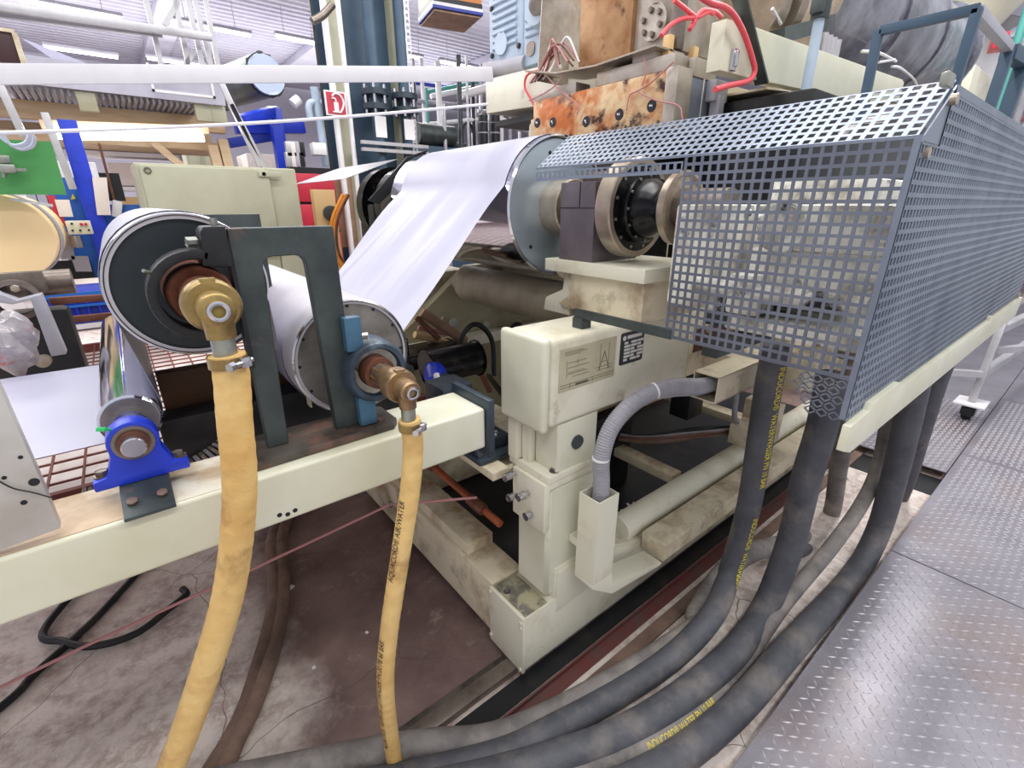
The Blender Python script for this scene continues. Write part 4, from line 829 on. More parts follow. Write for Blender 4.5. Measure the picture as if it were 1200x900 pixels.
obj('shield', PR('Y', [(1.70, 2.14), (2.1, 2.14), (2.1, 2.75), (1.85, 2.75), (1.72, 2.45)], 1.93, 1.936), 'diegrey', ty)
random.seed(3)
for k in range(9):
    a = Vector((1.66 + random.uniform(-.02, .1), 1.72 + random.uniform(-.05, .1), 2.17)); b_ = Vector((1.70, 1.88 + random.uniform(-.05, .04), 2.18)); 
    obj('wire', TB([a, a.lerp(b_, .5) + Vector((0, 0, .05 + random.random() * .06)), b_, b_ + Vector((-.03, .03, -.05))], .0045, 6), ('rustshaft', 'white', 'pink')[k % 3], ty)
wr = thing('sensor_wires', 'thin pale sensor wires hanging over the burnt die face', 'wires', (1.64, 1.5, 2.0))
for pts in (((640, 88), (655, 105), (668, 115), (678, 125), (676, 135)), ((790, 72), (765, 95), (750, 105), (738, 112), (734, 130)), ((748, 108), (770, 118), (795, 124), (800, 140)), ((620, 118), (640, 108), (655, 96), (662, 82)), ((755, 68), (757, 85), (752, 100))):
    obj('wire', TB([at('X', 1.635, x, y) for x, y in pts], .0028, 6), 'pink', wr)
cbx = thing('cream_support_box', 'cream box beam under the pale blue gear unit', 'beam', (2, 2.2, 2.1))
obj('box', PR('X', [(2.62, 2.11), (2.62, 2.285), (1.75, 2.25), (1.75, 2.07)], 1.9, 2.25, .004), 'cream', cbx)
obj('underside', B(1.95, 2.2, 1.8, 2.6, 2.04, 2.07), 'black', cbx)
one('wire_loop', TB([at('X', 1.88, x, y) for x, y in ((632, 82), (618, 88), (615, 102), (622, 116), (628, 128))], .006, 8), 'redcable', 'pinkish red wire loop hanging in front of the cream box beam', 'wire')
# pale blue gear unit
gu = thing('gear_motor', 'pale blue ribbed gear unit above the cream box beam, top centre', 'gearbox', (2.2, 2.5, 2.35))
obj('gear_case', B(2.0, 2.6, 2.40, 2.72, 2.37, 2.95, .02, 3), 'motorblue', gu)
obj('case_side', B(2.0, 2.55, 1.95, 2.395, 2.32, 2.9, .015), 'motorblue', gu)
for k in range(8):
    z = 2.46 + k * .036
    obj('cooling_rib', CY((1.997, 2.45, z), (1.997, 2.67, z), .010, seg=10), 'motorblue', gu)
for k in range(9):
    z = 2.46 + k * .036
    obj('cooling_rib', CY((1.997, 2.02, z), (1.997, 2.37, z), .010, seg=10), 'motorblue', gu)
obj('cover_disc', CY((1.985, 2.585, 2.47), (2.0, 2.585, 2.47), .055, seg=28, b=.004), 'motorblue', gu)
obj('case_foot', CY((2.02, 2.38, 2.34), (2.02, 2.72, 2.37), .045, seg=16), 'grey', gu)
obj('case_bolt', J(*[bolt((1.998, y, z), (-1, 0, 0), .014, .01) for y, z in ((2.68, 2.43), (2.43, 2.43), (2.68, 2.66), (2.43, 2.68), (2.2, 2.44))]), 'black', gu)
obj('oval_hole', J(*[PR('X', rr(y - .035, y + .035, 2.36, 2.43, .03), 1.994, 2.0) for y in (2.08, 2.33)]), 'iron', gu)
obj('shaft_flange', J(LA([(1.93, .0), (1.93, .085), (1.96, .095), (2.0, .095)], (0, 2.22, 2.55), 'X', 32)), 'motorblue', gu)
obj('shaft', CY((1.80, 1.96, 2.545), (1.95, 2.22, 2.55), .05, seg=20), 'iron_pale', gu)
obj('flex_coupling', J(CY((1.76, 1.82, 2.56), (1.80, 1.98, 2.545), .06, seg=20), *[CY((1.70 + .02 * k, 1.86 + .03 * k, 2.60 - .05 * (k % 2)), (1.72 + .02 * k, 1.88 + .03 * k, 2.60 - .05 * (k % 2)), .018, seg=10) for k in range(4)]), 'iron', gu)
# long cream beam and barrel
lb_ = thing('long_beam', 'long cream beam of the extruder above the mesh guard', 'beam', (2.4, 1.1, 2.0))
obj('beam_body', PR('Y', [(1.60, 1.995), (1.60, 2.13), (1.70, 2.138), (3.33, 2.20), (3.37, 2.19), (3.36, 2.10), (2.9, 2.05), (1.82, 2.0)], .95, 1.0, .004), 'cream_clean', lb_)
obj('beam_bottom', PR('Y', [(1.93, 1.992), (2.0, 1.997), (2.9, 2.045), (3.36, 2.095), (3.36, 2.085), (1.93, 1.985)], .955, 1.35), 'cream_dirty', lb_)
obj('rear_flange', B(1.95, 3.3, 1.3, 1.36, 1.98, 2.1, .004), 'cream_dirty', lb_)
obj('dark_strap', BAR((1.60, .94, 2.22), (1.86, .94, 1.99), .045, .008), 'steel_dark', lb_, 'dark steel strap')
ls_ = obj('latch', J(B(1.648, 1.675, .938, .95, 2.0, 2.06, .002), B(1.655, 1.668, .93, .94, 2.01, 2.055, .003)), 'chrome_soft', lb_)
one('red_cable', TB([at('Y', .92, x, y) for x, y in ((838, 105), (855, 100), (876, 95), (884, 85), (882, 70), (872, 40), (860, 18), (848, 8), (830, 2), (800, -20))], .0085, 10), 'redcable', 'thick red cable looping over the end of the long cream beam', 'cable')
for k, pts in enumerate((((775, 42), (785, 30), (800, 22), (818, 20), (830, 14), (836, 16)), ((812, 28), (816, 20), (825, 12), (838, 14), (845, 20)), ((790, 0), (805, 12), (815, 22), (808, 35)))):
    one('red_lead', TB([at('Y', 1.05, x, y) for x, y in pts], .007, 8), 'redcable', ('left red heater lead arching from the feed block', 'right red heater lead bending down into its plug', 'red heater lead dropping in from the top edge')[k], 'cable', 'red heater leads')
ex = thing('extruder_barrel', 'extruder barrel wrapped in shiny dark lagging at the upper right', 'extruder', (3.5, 1.6, 2.3))
A_, Z_ = at('Y', 1.5, 905, -8), at('Y', 1.5, 1085, 68)
obj('barrel_shell', TB([A_, A_.lerp(Z_, .3) + Vector((0, 0, .02)), A_.lerp(Z_, .6), Z_], [.33, .35, .36, .33, .35], 28), 'lagging', ex)
for f_, r_ in ((.0, .36), (.33, .365), (.62, .37), (.97, .37)):
    c = A_.lerp(Z_, f_); d = (Z_ - A_).normalized(); obj('lagging_band', CY(c - d * .02, c + d * .02, r_, seg=32), 'iron_pale' if f_ < .1 else 'lagging', ex)
obj('end_flange', CY(at('Y', 1.4, 1150, 70) , at('Y', 1.4, 1150, 70) + Vector((.12, 0, 0)), .36, seg=32, b=.01), 'grey', ex)
for a in range(0, 360, 45):
    c = at('Y', 1.4, 1150, 70); obj('flange_bolt', CY(c + Vector((-.03, .26 * math.cos(R(a)), .26 * math.sin(R(a)))), c + Vector((0, .26 * math.cos(R(a)), .26 * math.sin(R(a)))), .04, seg=10), 'glass', ex)
for k, pts in enumerate((((1010, 60), (1030, 62), (1050, 72)), ((1045, 78), (1055, 80), (1070, 92), (1075, 102)), ((1030, 73), (1048, 70)), ((905, 10), (915, 28)), ((955, 68), (980, 75)))):
    obj('tie_strap', TB([at('Y', 1.12, x, y) for x, y in pts], .007, 6), 'white', ex)
obj('barrel_heater', J(*[CY((2.62 + .05 * k, 1.08, 2.16), (2.62 + .05 * k, 1.08, 2.30), .018, seg=10) for k in range(4)]), 'alu', ex)
obj('heater_bracket', BAR(at('Y', 1.05, 905, 45), at('Y', 1.05, 965, 28), .09, .05), 'steel_dark', ex, 'dark bracket bar')
obj('front_flange', J(CY(at('Y', 1.3, 862, 8), at('Y', 1.3, 872, 14), .2, seg=28), CY(at('Y', 1.3, 880, 6), at('Y', 1.3, 888, 10), .22, seg=28)), 'iron_pale', ex)
# grey stand pipe, guard frame
gp = thing('stand_pipe', 'light grey upright pipe standing between the beam and the guard', 'pipe', (2.0, .85, 1.8))
obj('pipe', CY((2.0, .85, 1.85), (2.0, .85, 2.6), .0165, seg=14), 'motorblue', gp)
obj('pipe_clamp', J(CY((2.0, .85, 2.18), (2.0, .85, 2.24), .028, seg=14), B(1.96, 2.0, .83, .87, 2.19, 2.23, .004)), 'steel_dark', gp)
gf = thing('tube_guard', 'dark blue-grey square tube frame rising behind the mesh guard', 'frame', (2, .45, 1.8))
for a, b_ in (((1.6, .527, 1.80), (1.6, .533, 2.007)), ((1.6, .53, 2.004), (1.6, .345, 2.004)), ((1.6, .352, 1.80), (1.6, .349, 2.006))):
    obj('frame_tube', BAR(a, b_, .02, .02, .002), 'bluesteel', gf)
obj('frame_tube', BAR((1.6, .35, 2.0), (2.33, .40, 2.06), .022, .022, .002), 'grey', gf, 'pale top tube')
obj('frame_tube', BAR((2.33, .40, 2.06), (2.30, .40, 1.78), .03, .03, .002), 'bluesteel', gf)
obj('frame_tube', BAR((2.62, .40, 2.1), (2.58, .40, 1.78), .04, .04, .002), 'bluesteel', gf)
obj('frame_tube', BAR((2.33, .40, 2.05), (3.1, .40, 2.1), .04, .04, .002), 'bluesteel', gf)
one('rope', TB([(1.75, .62, 1.80), (1.8, .60, 1.83), (1.86, .62, 1.845), (1.95, .6, 1.85), (2.0, .58, 1.86)], .012, 8), 'paper', 'coiled pale rope lying on top of the mesh guard', 'rope')
cm = thing('carriage', 'cream carriage plate with a red fitting behind the tube frame', 'machine', (5.2, 1.2, 2.0))
a = at('Y', 1.25, 1128, 130); b_ = at('Y', 1.25, 1182, 40)
obj('carriage_plate', B(min(a.x, b_.x), max(a.x, b_.x) + .5, 1.25, 1.35, 1.7, 2.75, .02), 'cream', cm)
obj('red_fitting', OB(at('Y', 1.2, 1170, 50), (.2, .1, .12), (0, 0, .3), .01), 'red', cm)
obj('side_channel', B(3.0, 5.2, 1.6, 1.7, 2.9, 3.1, .01), 'white', cm)
hp = thing('feed_hopper', 'pale grey hopper cone hanging at the top right edge', 'hopper', (5.2, 1.6, 3.0))
obj('hopper_cone', LA([(0, .3), (1.0, 1.0), (1.0, .98), (0, .28)], tuple(at('Y', 1.6, 1120, 40)), 'Z', 28), 'cream_clean', hp)
rk = thing('pipe_rack', 'rack of white and teal pipes at the far top right corner', 'pipes', (7, 1.8, 2.5))
for k in range(9):
    a = at('Y', 2.1, 1125 + 4 * k, 2 + 17 * k); obj('rack_pipe', CY(a, Vector((15.8, 2.0, a.z + .1)), .05, seg=10), ('white', 'grey', 'teal', 'white', 'conduit', 'white', 'grey', 'pink', 'white')[k], rk)
for k in range(4):
    a = at('Y', 1.0, 1160 + 14 * k, 150); obj('rack_post', CY((a.x, 1.0, 0.07), (a.x, 1.0, 3.2), .03, seg=10), ('teal', 'white', 'grey', 'white')[k], rk)
obj('rack_machine', J(B(6, 8, 1.3, 2, .1, 1.9, .03), B(8.5, 11, 1.2, 2.2, .1, 2.2, .03)), 'grey', rk)
bl = thing('blower_grille', 'dark finned blower box above the barrel at the top edge', 'blower', (3.6, 1.9, 2.9))
c = at('Y', 1.9, 1040, 10)
obj('blower_box', B(c.x - .5, c.x + .5, 1.9, 2.5, c.z - .1, c.z + .5, .01), 'steel_dark', bl)
for k in range(8): obj('fin', B(c.x - .48, c.x + .48, 1.88, 1.9, c.z - .08 + .06 * k, c.z - .05 + .06 * k), 'conduit', bl)
mc = thing('extruder_stand', 'cream machine frame carrying the extruder behind the guard', 'frame', (3, 1.6, 0))
obj('column', J(B(2.6, 3.2, 2.4, 2.9, .0, 2.05, .02), B(4.6, 5.2, 1.35, 1.9, .0, 2.0, .02)), 'cream_dirty', mc)
obj('die_carrier', J(B(1.96, 2.6, 1.36, 2.3, 1.75, 2.03, .02), B(1.89, 1.97, 1.52, 2.2, 1.9, 2.03, .01)), 'cream_dirty', mc)
# caster trolley
tg = thing('trolley', 'white tube trolley on a black caster standing on the walkway at the right edge', 'trolley', (5.2, .2, .06))
wx, wy = 4.8, .40
obj('upright', BAR((wx, wy, .2), (wx + .1, wy, .82), .045, .045, .004), 'alu', tg)
obj('caster_plate', B(wx - .11, wx + .11, wy - .09, wy + .09, .185, .20, .003), 'white', tg)
cw = obj('caster_fork', J(B(wx - .05, wx + .05, wy - .04, wy - .03, .10, .185), B(wx - .05, wx + .05, wy + .03, wy + .04, .10, .185)), 'black', tg)
obj('caster_wheel', CY((wx, wy - .025, .125), (wx, wy + .025, .125), .065, seg=20, b=.008), 'black', tg)
obj('cross_tube', J(BAR((wx + .02, wy, .42), (wx + 1.6, wy - .15, .50), .05, .05), BAR((wx + .1, wy, .75), (wx + 1.6, wy - .2, .82), .05, .05), BAR((wx, wy, .42), (wx - .3, wy + .6, .38), .045, .045), BAR((wx + .05, wy - .02, .6), (wx + 1.8, wy - .9, .62), .045, .045)), 'alu', tg)

# ================================================================ WEB RAILS
p, q_ = at('Y', 2.0, -60, 87), at('Y', 1.72, 577, 87)
one('edge_rail', BAR(p, q_, .012, .048, .002), 'white', 'thick straight cream rail crossing the top left to the gear unit', 'rail')
p, q_ = at('Y', 1.8, -40, 157), at('Y', 1.7, 572, 122)
one('tie_rod', TB([p, at('Y', 1.78, 150, 151), at('Y', 1.75, 300, 144), at('Y', 1.72, 440, 134), q_], .0048, 8), 'white', 'thin white rod stretched below the cream rail', 'rod')

# ================================================================ BACKGROUND, LEFT
cab = thing('control_cabinet', 'olive-grey steel control cabinet behind the left rolls', 'cabinet', (.55, 3.7, 0))
obj('cabinet_body', B(.16, 1.0, 3.5, 4.0, .05, 1.815, .006), 'cabinet', cab)
obj('door', B(.165, .82, 3.485, 3.5, .1, 1.81, .005), 'cabinet', cab)
obj('door', B(.826, .998, 3.485, 3.5, .1, 1.81, .005), 'cabinet', cab)
obj('lid', B(.18, .83, 3.46, 3.484, 1.3, 1.8, .006), 'cabinet', cab)
obj('door_screw', J(LA([(3.452, .012), (3.455, .018), (3.46, .018)], (.215, 0, 1.775), 'Y', 16), CY((.80, 3.45, 1.775), (.80, 3.46, 1.775), .012)), 'line_dark', cab)
obj('hinge', B(.77, .90, 3.45, 3.462, 1.76, 1.79, .003), 'cabinet', cab)
rd = thing('red_tool_chest', 'red metal chest with a dark shelf gap right of the cabinet', 'chest', (1.5, 4.6, 0))
a = at('Y', 4.6, 342, 212); b_ = at('Y', 4.6, 398, 262)
for z0, z1 in ((1.62, 1.85), (1.38, 1.6), (1.1, 1.36)): obj('drawer', B(a.x, b_.x, 4.6, 5.0, z0, z1, .008), 'red', rd)
obj('chest_carcass', B(a.x + .01, b_.x - .01, 4.62, 5.02, .05, 1.9), 'black', rd)
oc = thing('ochre_panel', 'ochre switch board with a round dial between chest and roll', 'panel', (1.6, 3.6, 0))
a = at('Y', 3.6, 366, 222); b_ = at('Y', 3.6, 402, 305)
obj('board', B(a.x, b_.x, 3.6, 3.66, .0, a.z, .004), 'ochre', oc)
obj('dial', J(LA([(3.57, .0), (3.57, .03), (3.575, .052), (3.6, .052)], (at('Y', 3.6, 387, 250).x, 0, at('Y', 3.6, 387, 250).z), 'Y', 20)), 'steel_dark', oc)
for k in range(3):
    obj('orange_tube', TB([at('Y', 3.5, x + 3 * k, y) for x, y in ((402, 228), (390, 255), (388, 280), (392, 300), (400, 312))], .012, 8), 'amber' if k < 2 else 'rustshaft', oc)
# steel column
col = thing('steel_column', 'tall blue-grey steel column behind the film with pipes running down it', 'column', (2.3, 5.0, 0))
obj('flange', B(1.98, 2.54, 5.0, 5.04, 0, 5.6, .004), 'bluesteel', col)
obj('web', B(2.26, 2.30, 5.04, 5.6, 0, 5.6), 'bluesteel', col)
obj('flange', B(1.98, 2.54, 5.6, 5.64, 0, 5.6, .004), 'bluesteel', col)
obj('edge_angle', J(B(1.86, 1.98, 4.9, 4.95, 0, 5.6, .004), B(2.46, 2.54, 4.88, 5.0, 0, 5.6, .004)), 'cabinet', col)
for k, (x, rr_, m_, lb) in enumerate(((1.80, .028, 'white', 'white pipe, left of the two beside the sign'), (1.93, .022, 'white', 'white pipe right behind the fire sign'), (2.20, .055, 'bluesteel', 'thick blue-grey riser pipe with a bolted flange left on the column'), (2.50, .05, 'bluesteel', 'blue-grey riser pipe with a bolted flange right on the column'), (1.70, .012, 'black', 'thin dark cable running up left of the column pipes'))):
    pt = thing('riser_pipe', lb, 'pipe', (x, 4.8, 0), 'pipes on the column')
    obj('pipe', CY((x, 4.8, 0), (x, 4.8, 5.55), rr_, seg=14), m_, pt)
    if rr_ > .04:
        z = 2.52
        for dz in (-.06, .06): obj('flange', CY((x, 4.8, z + dz - .02), (x, 4.8, z + dz + .02), .125, seg=18, b=.004), 'bluegrey', pt)
        obj('flange_bolt', J(*[CY((x + .1 * math.cos(R(a)), 4.8 + .1 * math.sin(R(a)), z - .12), (x + .1 * math.cos(R(a)), 4.8 + .1 * math.sin(R(a)), z + .12), .016, seg=6) for a in range(0, 360, 60)]), 'chrome_soft', pt)
        obj('pipe_tag', B(x - .055, x + .055, 4.735, 4.745, 2.2, 2.38), 'white', pt)
one('pipe_clamp_rail', J(B(1.98, 2.68, 4.70, 4.74, 2.13, 2.16), B(1.98, 2.68, 4.70, 4.74, 2.07, 2.10)), 'alu', 'aluminium clamp rail across the column pipes', 'rail')
one('cable_channel', gridmesh((2.54, 4.86, 1.2), (1, 0, 0), (0, 0, 1), 2, 80, .05, .028, .004), 'alu', 'perforated cable channel up the right edge of the column', 'cable tray', smooth=False)
one('column_pipe', TB([at('Y', 4.7, 366, 25), at('Y', 4.7, 378, 18), at('Y', 4.7, 390, 5)], .03, 10), 'iron', 'short grey pipe arm at the top left of the column', 'pipe')
# fire sign
a, b_ = at('Y', 4.75, 380, 108), at('Y', 4.75, 405, 137)
fs = thing('fire_sign', 'red and white fire extinguisher sign on the column', 'sign', (a.x, 4.75, b_.z))
sx0, sx1, sz0, sz1 = a.x, b_.x + .02, b_.z, a.z + .02; W_, H_ = sx1 - sx0, sz1 - sz0
obj('sign_board', B(sx0, sx1, 4.75, 4.77, sz0, sz1), 'white', fs)
obj('red_field', B(sx0 + .012, sx1 - .012, 4.747, 4.75, sz0 + .012, sz1 - .012), 'red', fs)
def sg(u, v): return (sx0 + u * W_, 4.744, sz0 + v * H_)
obj('symbol', J(B(*(sg(.38, 0)[0], sg(.6, 0)[0]), 4.742, 4.747, sg(0, .12)[2], sg(0, .55)[2], .008), TB([sg(.5, .55), sg(.45, .68), sg(.3, .7)], .008, 6), TB([sg(.33, .78), sg(.5, .9), sg(.72, .84), sg(.86, .6), sg(.8, .35), sg(.68, .18)], .0085, 6), TB([sg(.3, .15), sg(.72, .15)], .006, 6, 1)), 'white', fs)
# drum
dc = at('Y', 5.0, 311, 88)
dr = thing('grey_drum', 'blue-grey round drum end above the blue gantry', 'drum', dc)
obj('drum_body', CY(dc, dc + Vector((-.2, .9, 0)), .165, seg=32, b=.01), 'steel_dark', dr)
obj('drum_lid', CY(dc + Vector((.006, -.03, 0)), dc, .15, seg=32, b=.004), 'glass', dr, 'pale drum lid')
# blue gantry
bgn = thing('blue_gantry', 'bright blue square-tube gantry below the drum', 'gantry', (1.2, 5, 1.8))
a, b_ = at('Y', 5.2, 321, 127), at('Y', 5.2, 326, 205)
obj('gantry_post', B(a.x - .05, a.x + .05, 5.15, 5.25, b_.z, a.z, .004), 'blue', bgn)
obj('gantry_beam', BAR(at('Y', 5.4, 275, 150), at('Y', 5.4, 356, 150), .10, .10, .004), 'blue', bgn)
obj('gantry_beam', BAR(at('Y', 5.25, 322, 130), at('Y', 4.6, 282, 142), .08, .08, .004), 'blue', bgn)
obj('gantry_beam', BAR(at('Y', 5.4, 268, 168), at('Y', 5.4, 330, 158), .08, .08, .004), 'deepblue', bgn)
# mezzanine
mz = thing('mezzanine_deck', 'grey sheet-metal deck with a corrugated underside above the blue machine', 'deck', (.2, 4.8, 2.2))
dk0 = obj('fascia', PR('Y', [(-.9, 2.30), (.86, 2.29), (.86, 2.43), (-.9, 2.47)], 4.5, 4.52), 'deck', mz)
obj('deck_sheet', B(-.9, .86, 4.52, 6.2, 2.40, 2.43), 'deck', mz)
for k in range(30): obj('underside_rib', B(-.32 + .035 * k, -.305 + .035 * k, 4.6, 6.2, 2.27, 2.30), 'alu', mz)
obj('cream_joist', J(B(-.9, .9, 4.9, 5.0, 2.15, 2.26, .004), B(-.9, .9, 5.6, 5.7, 2.1, 2.2, .004)), 'wood', mz)
obj('joist_bracket', J(*[B(x, x + .10, 4.54, 4.60, 2.18, 2.29, .004) for x in (.0, .66, .76)]), 'cabinet', mz)
obj('wood_board', B(-.6, .86, 5.0, 5.6, 2.02, 2.08, .004), 'wood', mz)
obj('wood_brace', J(BAR((.38, 4.9, 2.05), (.62, 4.9, 1.80), .05), BAR((.78, 4.9, 2.05), (.80, 4.9, 1.7), .07), BAR((.86, 4.9, 2.1), (.89, 4.9, 1.5), .07)), 'wood', mz, 'timber braces')
obj('window_frame', J(B(.42, .80, 4.49, 4.51, 2.33, 2.345), B(.42, .435, 4.49, 4.51, 2.33, 2.5), B(.785, .80, 4.49, 4.51, 2.33, 2.5)), 'white', mz)
lt = thing('deck_lamp', 'bright white tube lamp fixed below the mezzanine', 'lamp', (.25, 4.4, 2.0))
a, b_ = at('Y', 4.4, 62, 156), at('Y', 4.4, 238, 160)
obj('lamp_tube', CY(a, b_, .035, seg=12), 'glow', lt)
obj('lamp_base', BAR(a + Vector((-.05, .08, .05)), b_ + Vector((.05, .08, .05)), .10, .05, .004), 'wood', lt)
# rails and ladder in aluminium
al = thing('guard_ladder', 'aluminium ladder-like guard frame standing on the mezzanine, upper left', 'ladder', (.5, 4, 2.2))
for pts in (((171, 0), (190, 80)), ((205, 0), (221, 78)), ((220, 0), (238, 80)), ((228, 0), (248, 80)), ((241, 0), (256, 80)), ((210, 0), (193, 30)), ((228, 60), (215, 80))):
    obj('rail_tube', BAR(at('Y', 4.2, *pts[0]), at('Y', 4.2, *pts[1]), .028, .028), 'alu', al)
one('handrail', BAR(at('Y', 4.1, -30, 4), at('Y', 4.1, 248, 44), .04, .04, .004), 'alu', 'upper long aluminium handrail sloping across the top left', 'rail', 'aluminium rails')
one('handrail', BAR(at('Y', 4.15, -30, 13), at('Y', 4.15, 190, 41), .03, .03, .004), 'grey', 'lower thinner grey handrail just beneath the long aluminium one', 'rail', 'aluminium rails')
for k, (x0, y0, x1, y1, lb) in enumerate(((0, 100, 28, 160, 'slanting aluminium post at the left edge beside the mezzanine'), (52, 132, 86, 222, 'aluminium post between the green panel and the blue post'), (258, 95, 305, 195, 'left stile of the leaning aluminium stair'), (270, 122, 312, 200, 'right stile of the leaning aluminium stair'))):
    one('alu_post', BAR(at('Y', 3.9, x0, y0), at('Y', 3.9, x1, y1), .035, .035, .003), 'alu', lb, 'post', 'aluminium posts')
one('slanted_web', PR('Y', [(at('Y', 5, x, y).x, at('Y', 5, x, y).z) for x, y in ((26, 45), (40, 50), (180, 105), (120, 108))], 5.0, 5.03), 'film', 'pale lilac film strip slanting down over the mezzanine', 'film')
dbx = thing('dark_box', 'dark maroon box with a cream rim at the top left edge', 'box', (-.3, 4, 2.3))
a, b_ = at('Y', 3.8, -30, 32), at('Y', 3.8, 25, 75)
obj('box_body', B(a.x, b_.x, 3.8, 4.2, b_.z, a.z, .006), mat('maroon', '#3a1d22', rough=.5), dbx)
obj('box_rim', J(B(a.x, b_.x + .012, 3.79, 3.83, a.z, a.z + .015), B(b_.x, b_.x + .02, 3.79, 3.83, b_.z, a.z)), 'cream_dirty', dbx)
# blue machine
bm_ = thing('blue_machine', 'blue converting machine behind the paper reel at the left', 'machine', (0, 4, 0))
obj('blue_post', B(-.115, -.03, 3.95, 4.03, 1.15, 2.05, .004), 'blue', bm_, 'bright blue upright post')
obj('blue_frame', J(B(-.26, -.08, 4.05, 4.15, 1.1, 1.75, .004), B(-.05, .3, 4.05, 4.15, 1.1, 1.6, .004), B(-.4, .25, 4.05, 4.3, .9, 1.12, .006)), 'bluem', bm_)
obj('red_strip', BAR(at('Y', 3.95, 59, 229), at('Y', 3.95, 74, 265), .035, .02), 'red', bm_)
for (x0, y0, x1, y1, m_) in ((64, 234, 86, 254, 'paper'), (108, 208, 130, 252, 'paper'), (66, 272, 88, 304, 'grey'), (83, 300, 108, 318, 'grey')):
    a, b_ = at('Y', 3.94, x0, y0), at('Y', 3.94, x1, y1); obj('panel', PR('Y', [(a.x, a.z), (at('Y', 3.94, x1 - 5, y0).x, at('Y', 3.94, x1 - 5, y0).z), (b_.x, b_.z), (at('Y', 3.94, x0 + 6, y1).x, at('Y', 3.94, x0 + 6, y1).z)], 3.93, 3.945), m_, bm_)
a, b_ = at('Y', 3.8, 76, 259), at('Y', 3.8, 110, 274)
cp = obj('operator_panel', B(a.x, b_.x, 3.78, 3.85, b_.z, a.z, .004), 'cream_clean', bm_, 'cream operator panel with buttons')
obj('button', J(*[CY((a.x + (b_.x - a.x) * u, 3.778, b_.z + (a.z - b_.z) * v), (a.x + (b_.x - a.x) * u, 3.765, b_.z + (a.z - b_.z) * v), .006, seg=10) for u, v in ((.25, .8), (.2, .3), (.5, .3), (.85, .3))]), 'black', cp)
obj('red_button', J(*[CY((a.x + (b_.x - a.x) * u, 3.778, b_.z + (a.z - b_.z) * v), (a.x + (b_.x - a.x) * u, 3.765, b_.z + (a.z - b_.z) * v), .008, seg=10) for u, v in ((.62, .75), (.8, .75))]), 'red', cp)
obj('cylinder', CY((at('Y', 3.85, 88, 278).x, 3.85, at('Y', 3.85, 90, 290).z), (at('Y', 3.85, 88, 278).x, 3.85, at('Y', 3.85, 88, 276).z), .03, seg=14), 'chrome_soft', bm_)
obj('warning_mark', PR('Y', [(at('Y', 4.03, 83, 234).x, at('Y', 4.03, 83, 234).z), (at('Y', 4.03, 89, 233).x, at('Y', 4.03, 89, 233).z), (at('Y', 4.03, 85, 227).x, at('Y', 4.03, 85, 227).z)], 4.03, 4.04), 'print_y', bm_, 'yellow warning triangle')
obj('black_cavity', J(B(-.36, -.16, 4.0, 4.04, 1.14, 1.28), B(.0, .1, 4.02, 4.05, 1.62, 1.78)), 'black', bm_)
for k in range(5): obj('drawer_front', B(-.40 + .05 * k, -.355 + .05 * k, 4.6, 4.7, 1.5, 1.75), 'grey', bm_)
cl = thing('chain_hoist', 'hanging dark hoist chain with a white hand control', 'hoist', at('Y', 4.0, 135, 240))
obj('chain', BAR(at('Y', 4.0, 116, 168), at('Y', 4.0, 135, 238), .014), 'rustshaft', cl)
obj('hook_block', J(OB(at('Y', 4.0, 137, 245), (.05, .05, .10), (0, .3, 0), .01)), 'white', cl)
bkp = thing('storage_shelf', 'pale yellow boards and white shelves behind the blue post', 'shelf', (.2, 5.5, 0))
for k in range(5): obj('shelf_board', B(-.25, .6, 5.5, 5.9, .9 + .27 * k, .93 + .27 * k), 'white', bkp)
for k in range(4): obj('board_stack', B(.02 + .02 * k, .55, 5.52, 5.8, .94 + .27 * k, 1.12 + .27 * k, .004), ('paper', 'ochre', 'ochre', 'paper')[k], bkp)
obj('shelf_side', J(B(-.27, -.25, 5.5, 5.9, .05, 2.1), B(.6, .62, 5.5, 5.9, .05, 2.1)), 'grey', bkp)
# reel
c = at('Y', 3.2, -2, 278)
re = thing('paper_reel', 'large cream paper reel at the left edge behind the grey casting', 'reel', (-.42, 3.4, 1.2))
obj('reel_body', LA([(3.2, 0), (3.2, .185), (3.206, .19), (3.9, .19), (3.9, 0)], (-.41, 0, 1.46), seg=64), 'peach', re)
obj('reel_band', LA([(3.32, .192), (3.32, .20), (3.42, .20), (3.42, .192)], (-.41, 0, 1.46), seg=64), 'grey', re)
obj('edge_arm', BAR(at('Y', 3.15, 12, 233), at('Y', 3.15, 62, 241), .012), 'white', re)
gr = thing('green_screen', 'green panel with pneumatic valve and clear hoses at the left edge', 'panel', (-.25, 3.1, 1.6))
a, b_ = at('Y', 3.1, -40, 165), at('Y', 3.1, 60, 228)
obj('panel_sheet', PR('Y', [(at('Y', 3.1, x, y).x, at('Y', 3.1, x, y).z) for x, y in ((-60, 160), (60, 166), (78, 228), (-60, 228))], 3.1, 3.115), 'green', gr)
obj('valve_body', J(OB(at('Y', 3.05, 10, 198), (.05, .05, .035), (0, 0, 0), .006), OB(at('Y', 3.05, 22, 199), (.05, .03, .012)), CY(at('Y', 3.05, 5, 208), at('Y', 3.05, 5, 198), .008), OB(at('Y', 3.05, 6, 187), (.035, .04, .03), (0, 0, 0), .004)), 'zinc', gr)
for k in range(4): obj('air_hose', TB([at('Y', 3.05, x + 3 * k, y + 2 * k) for x, y in ((-6, 150), (5, 165), (18, 170), (30, 166), (32, 156), (25, 150))], .005, 6), 'grey' if k % 2 else 'glass', gr)
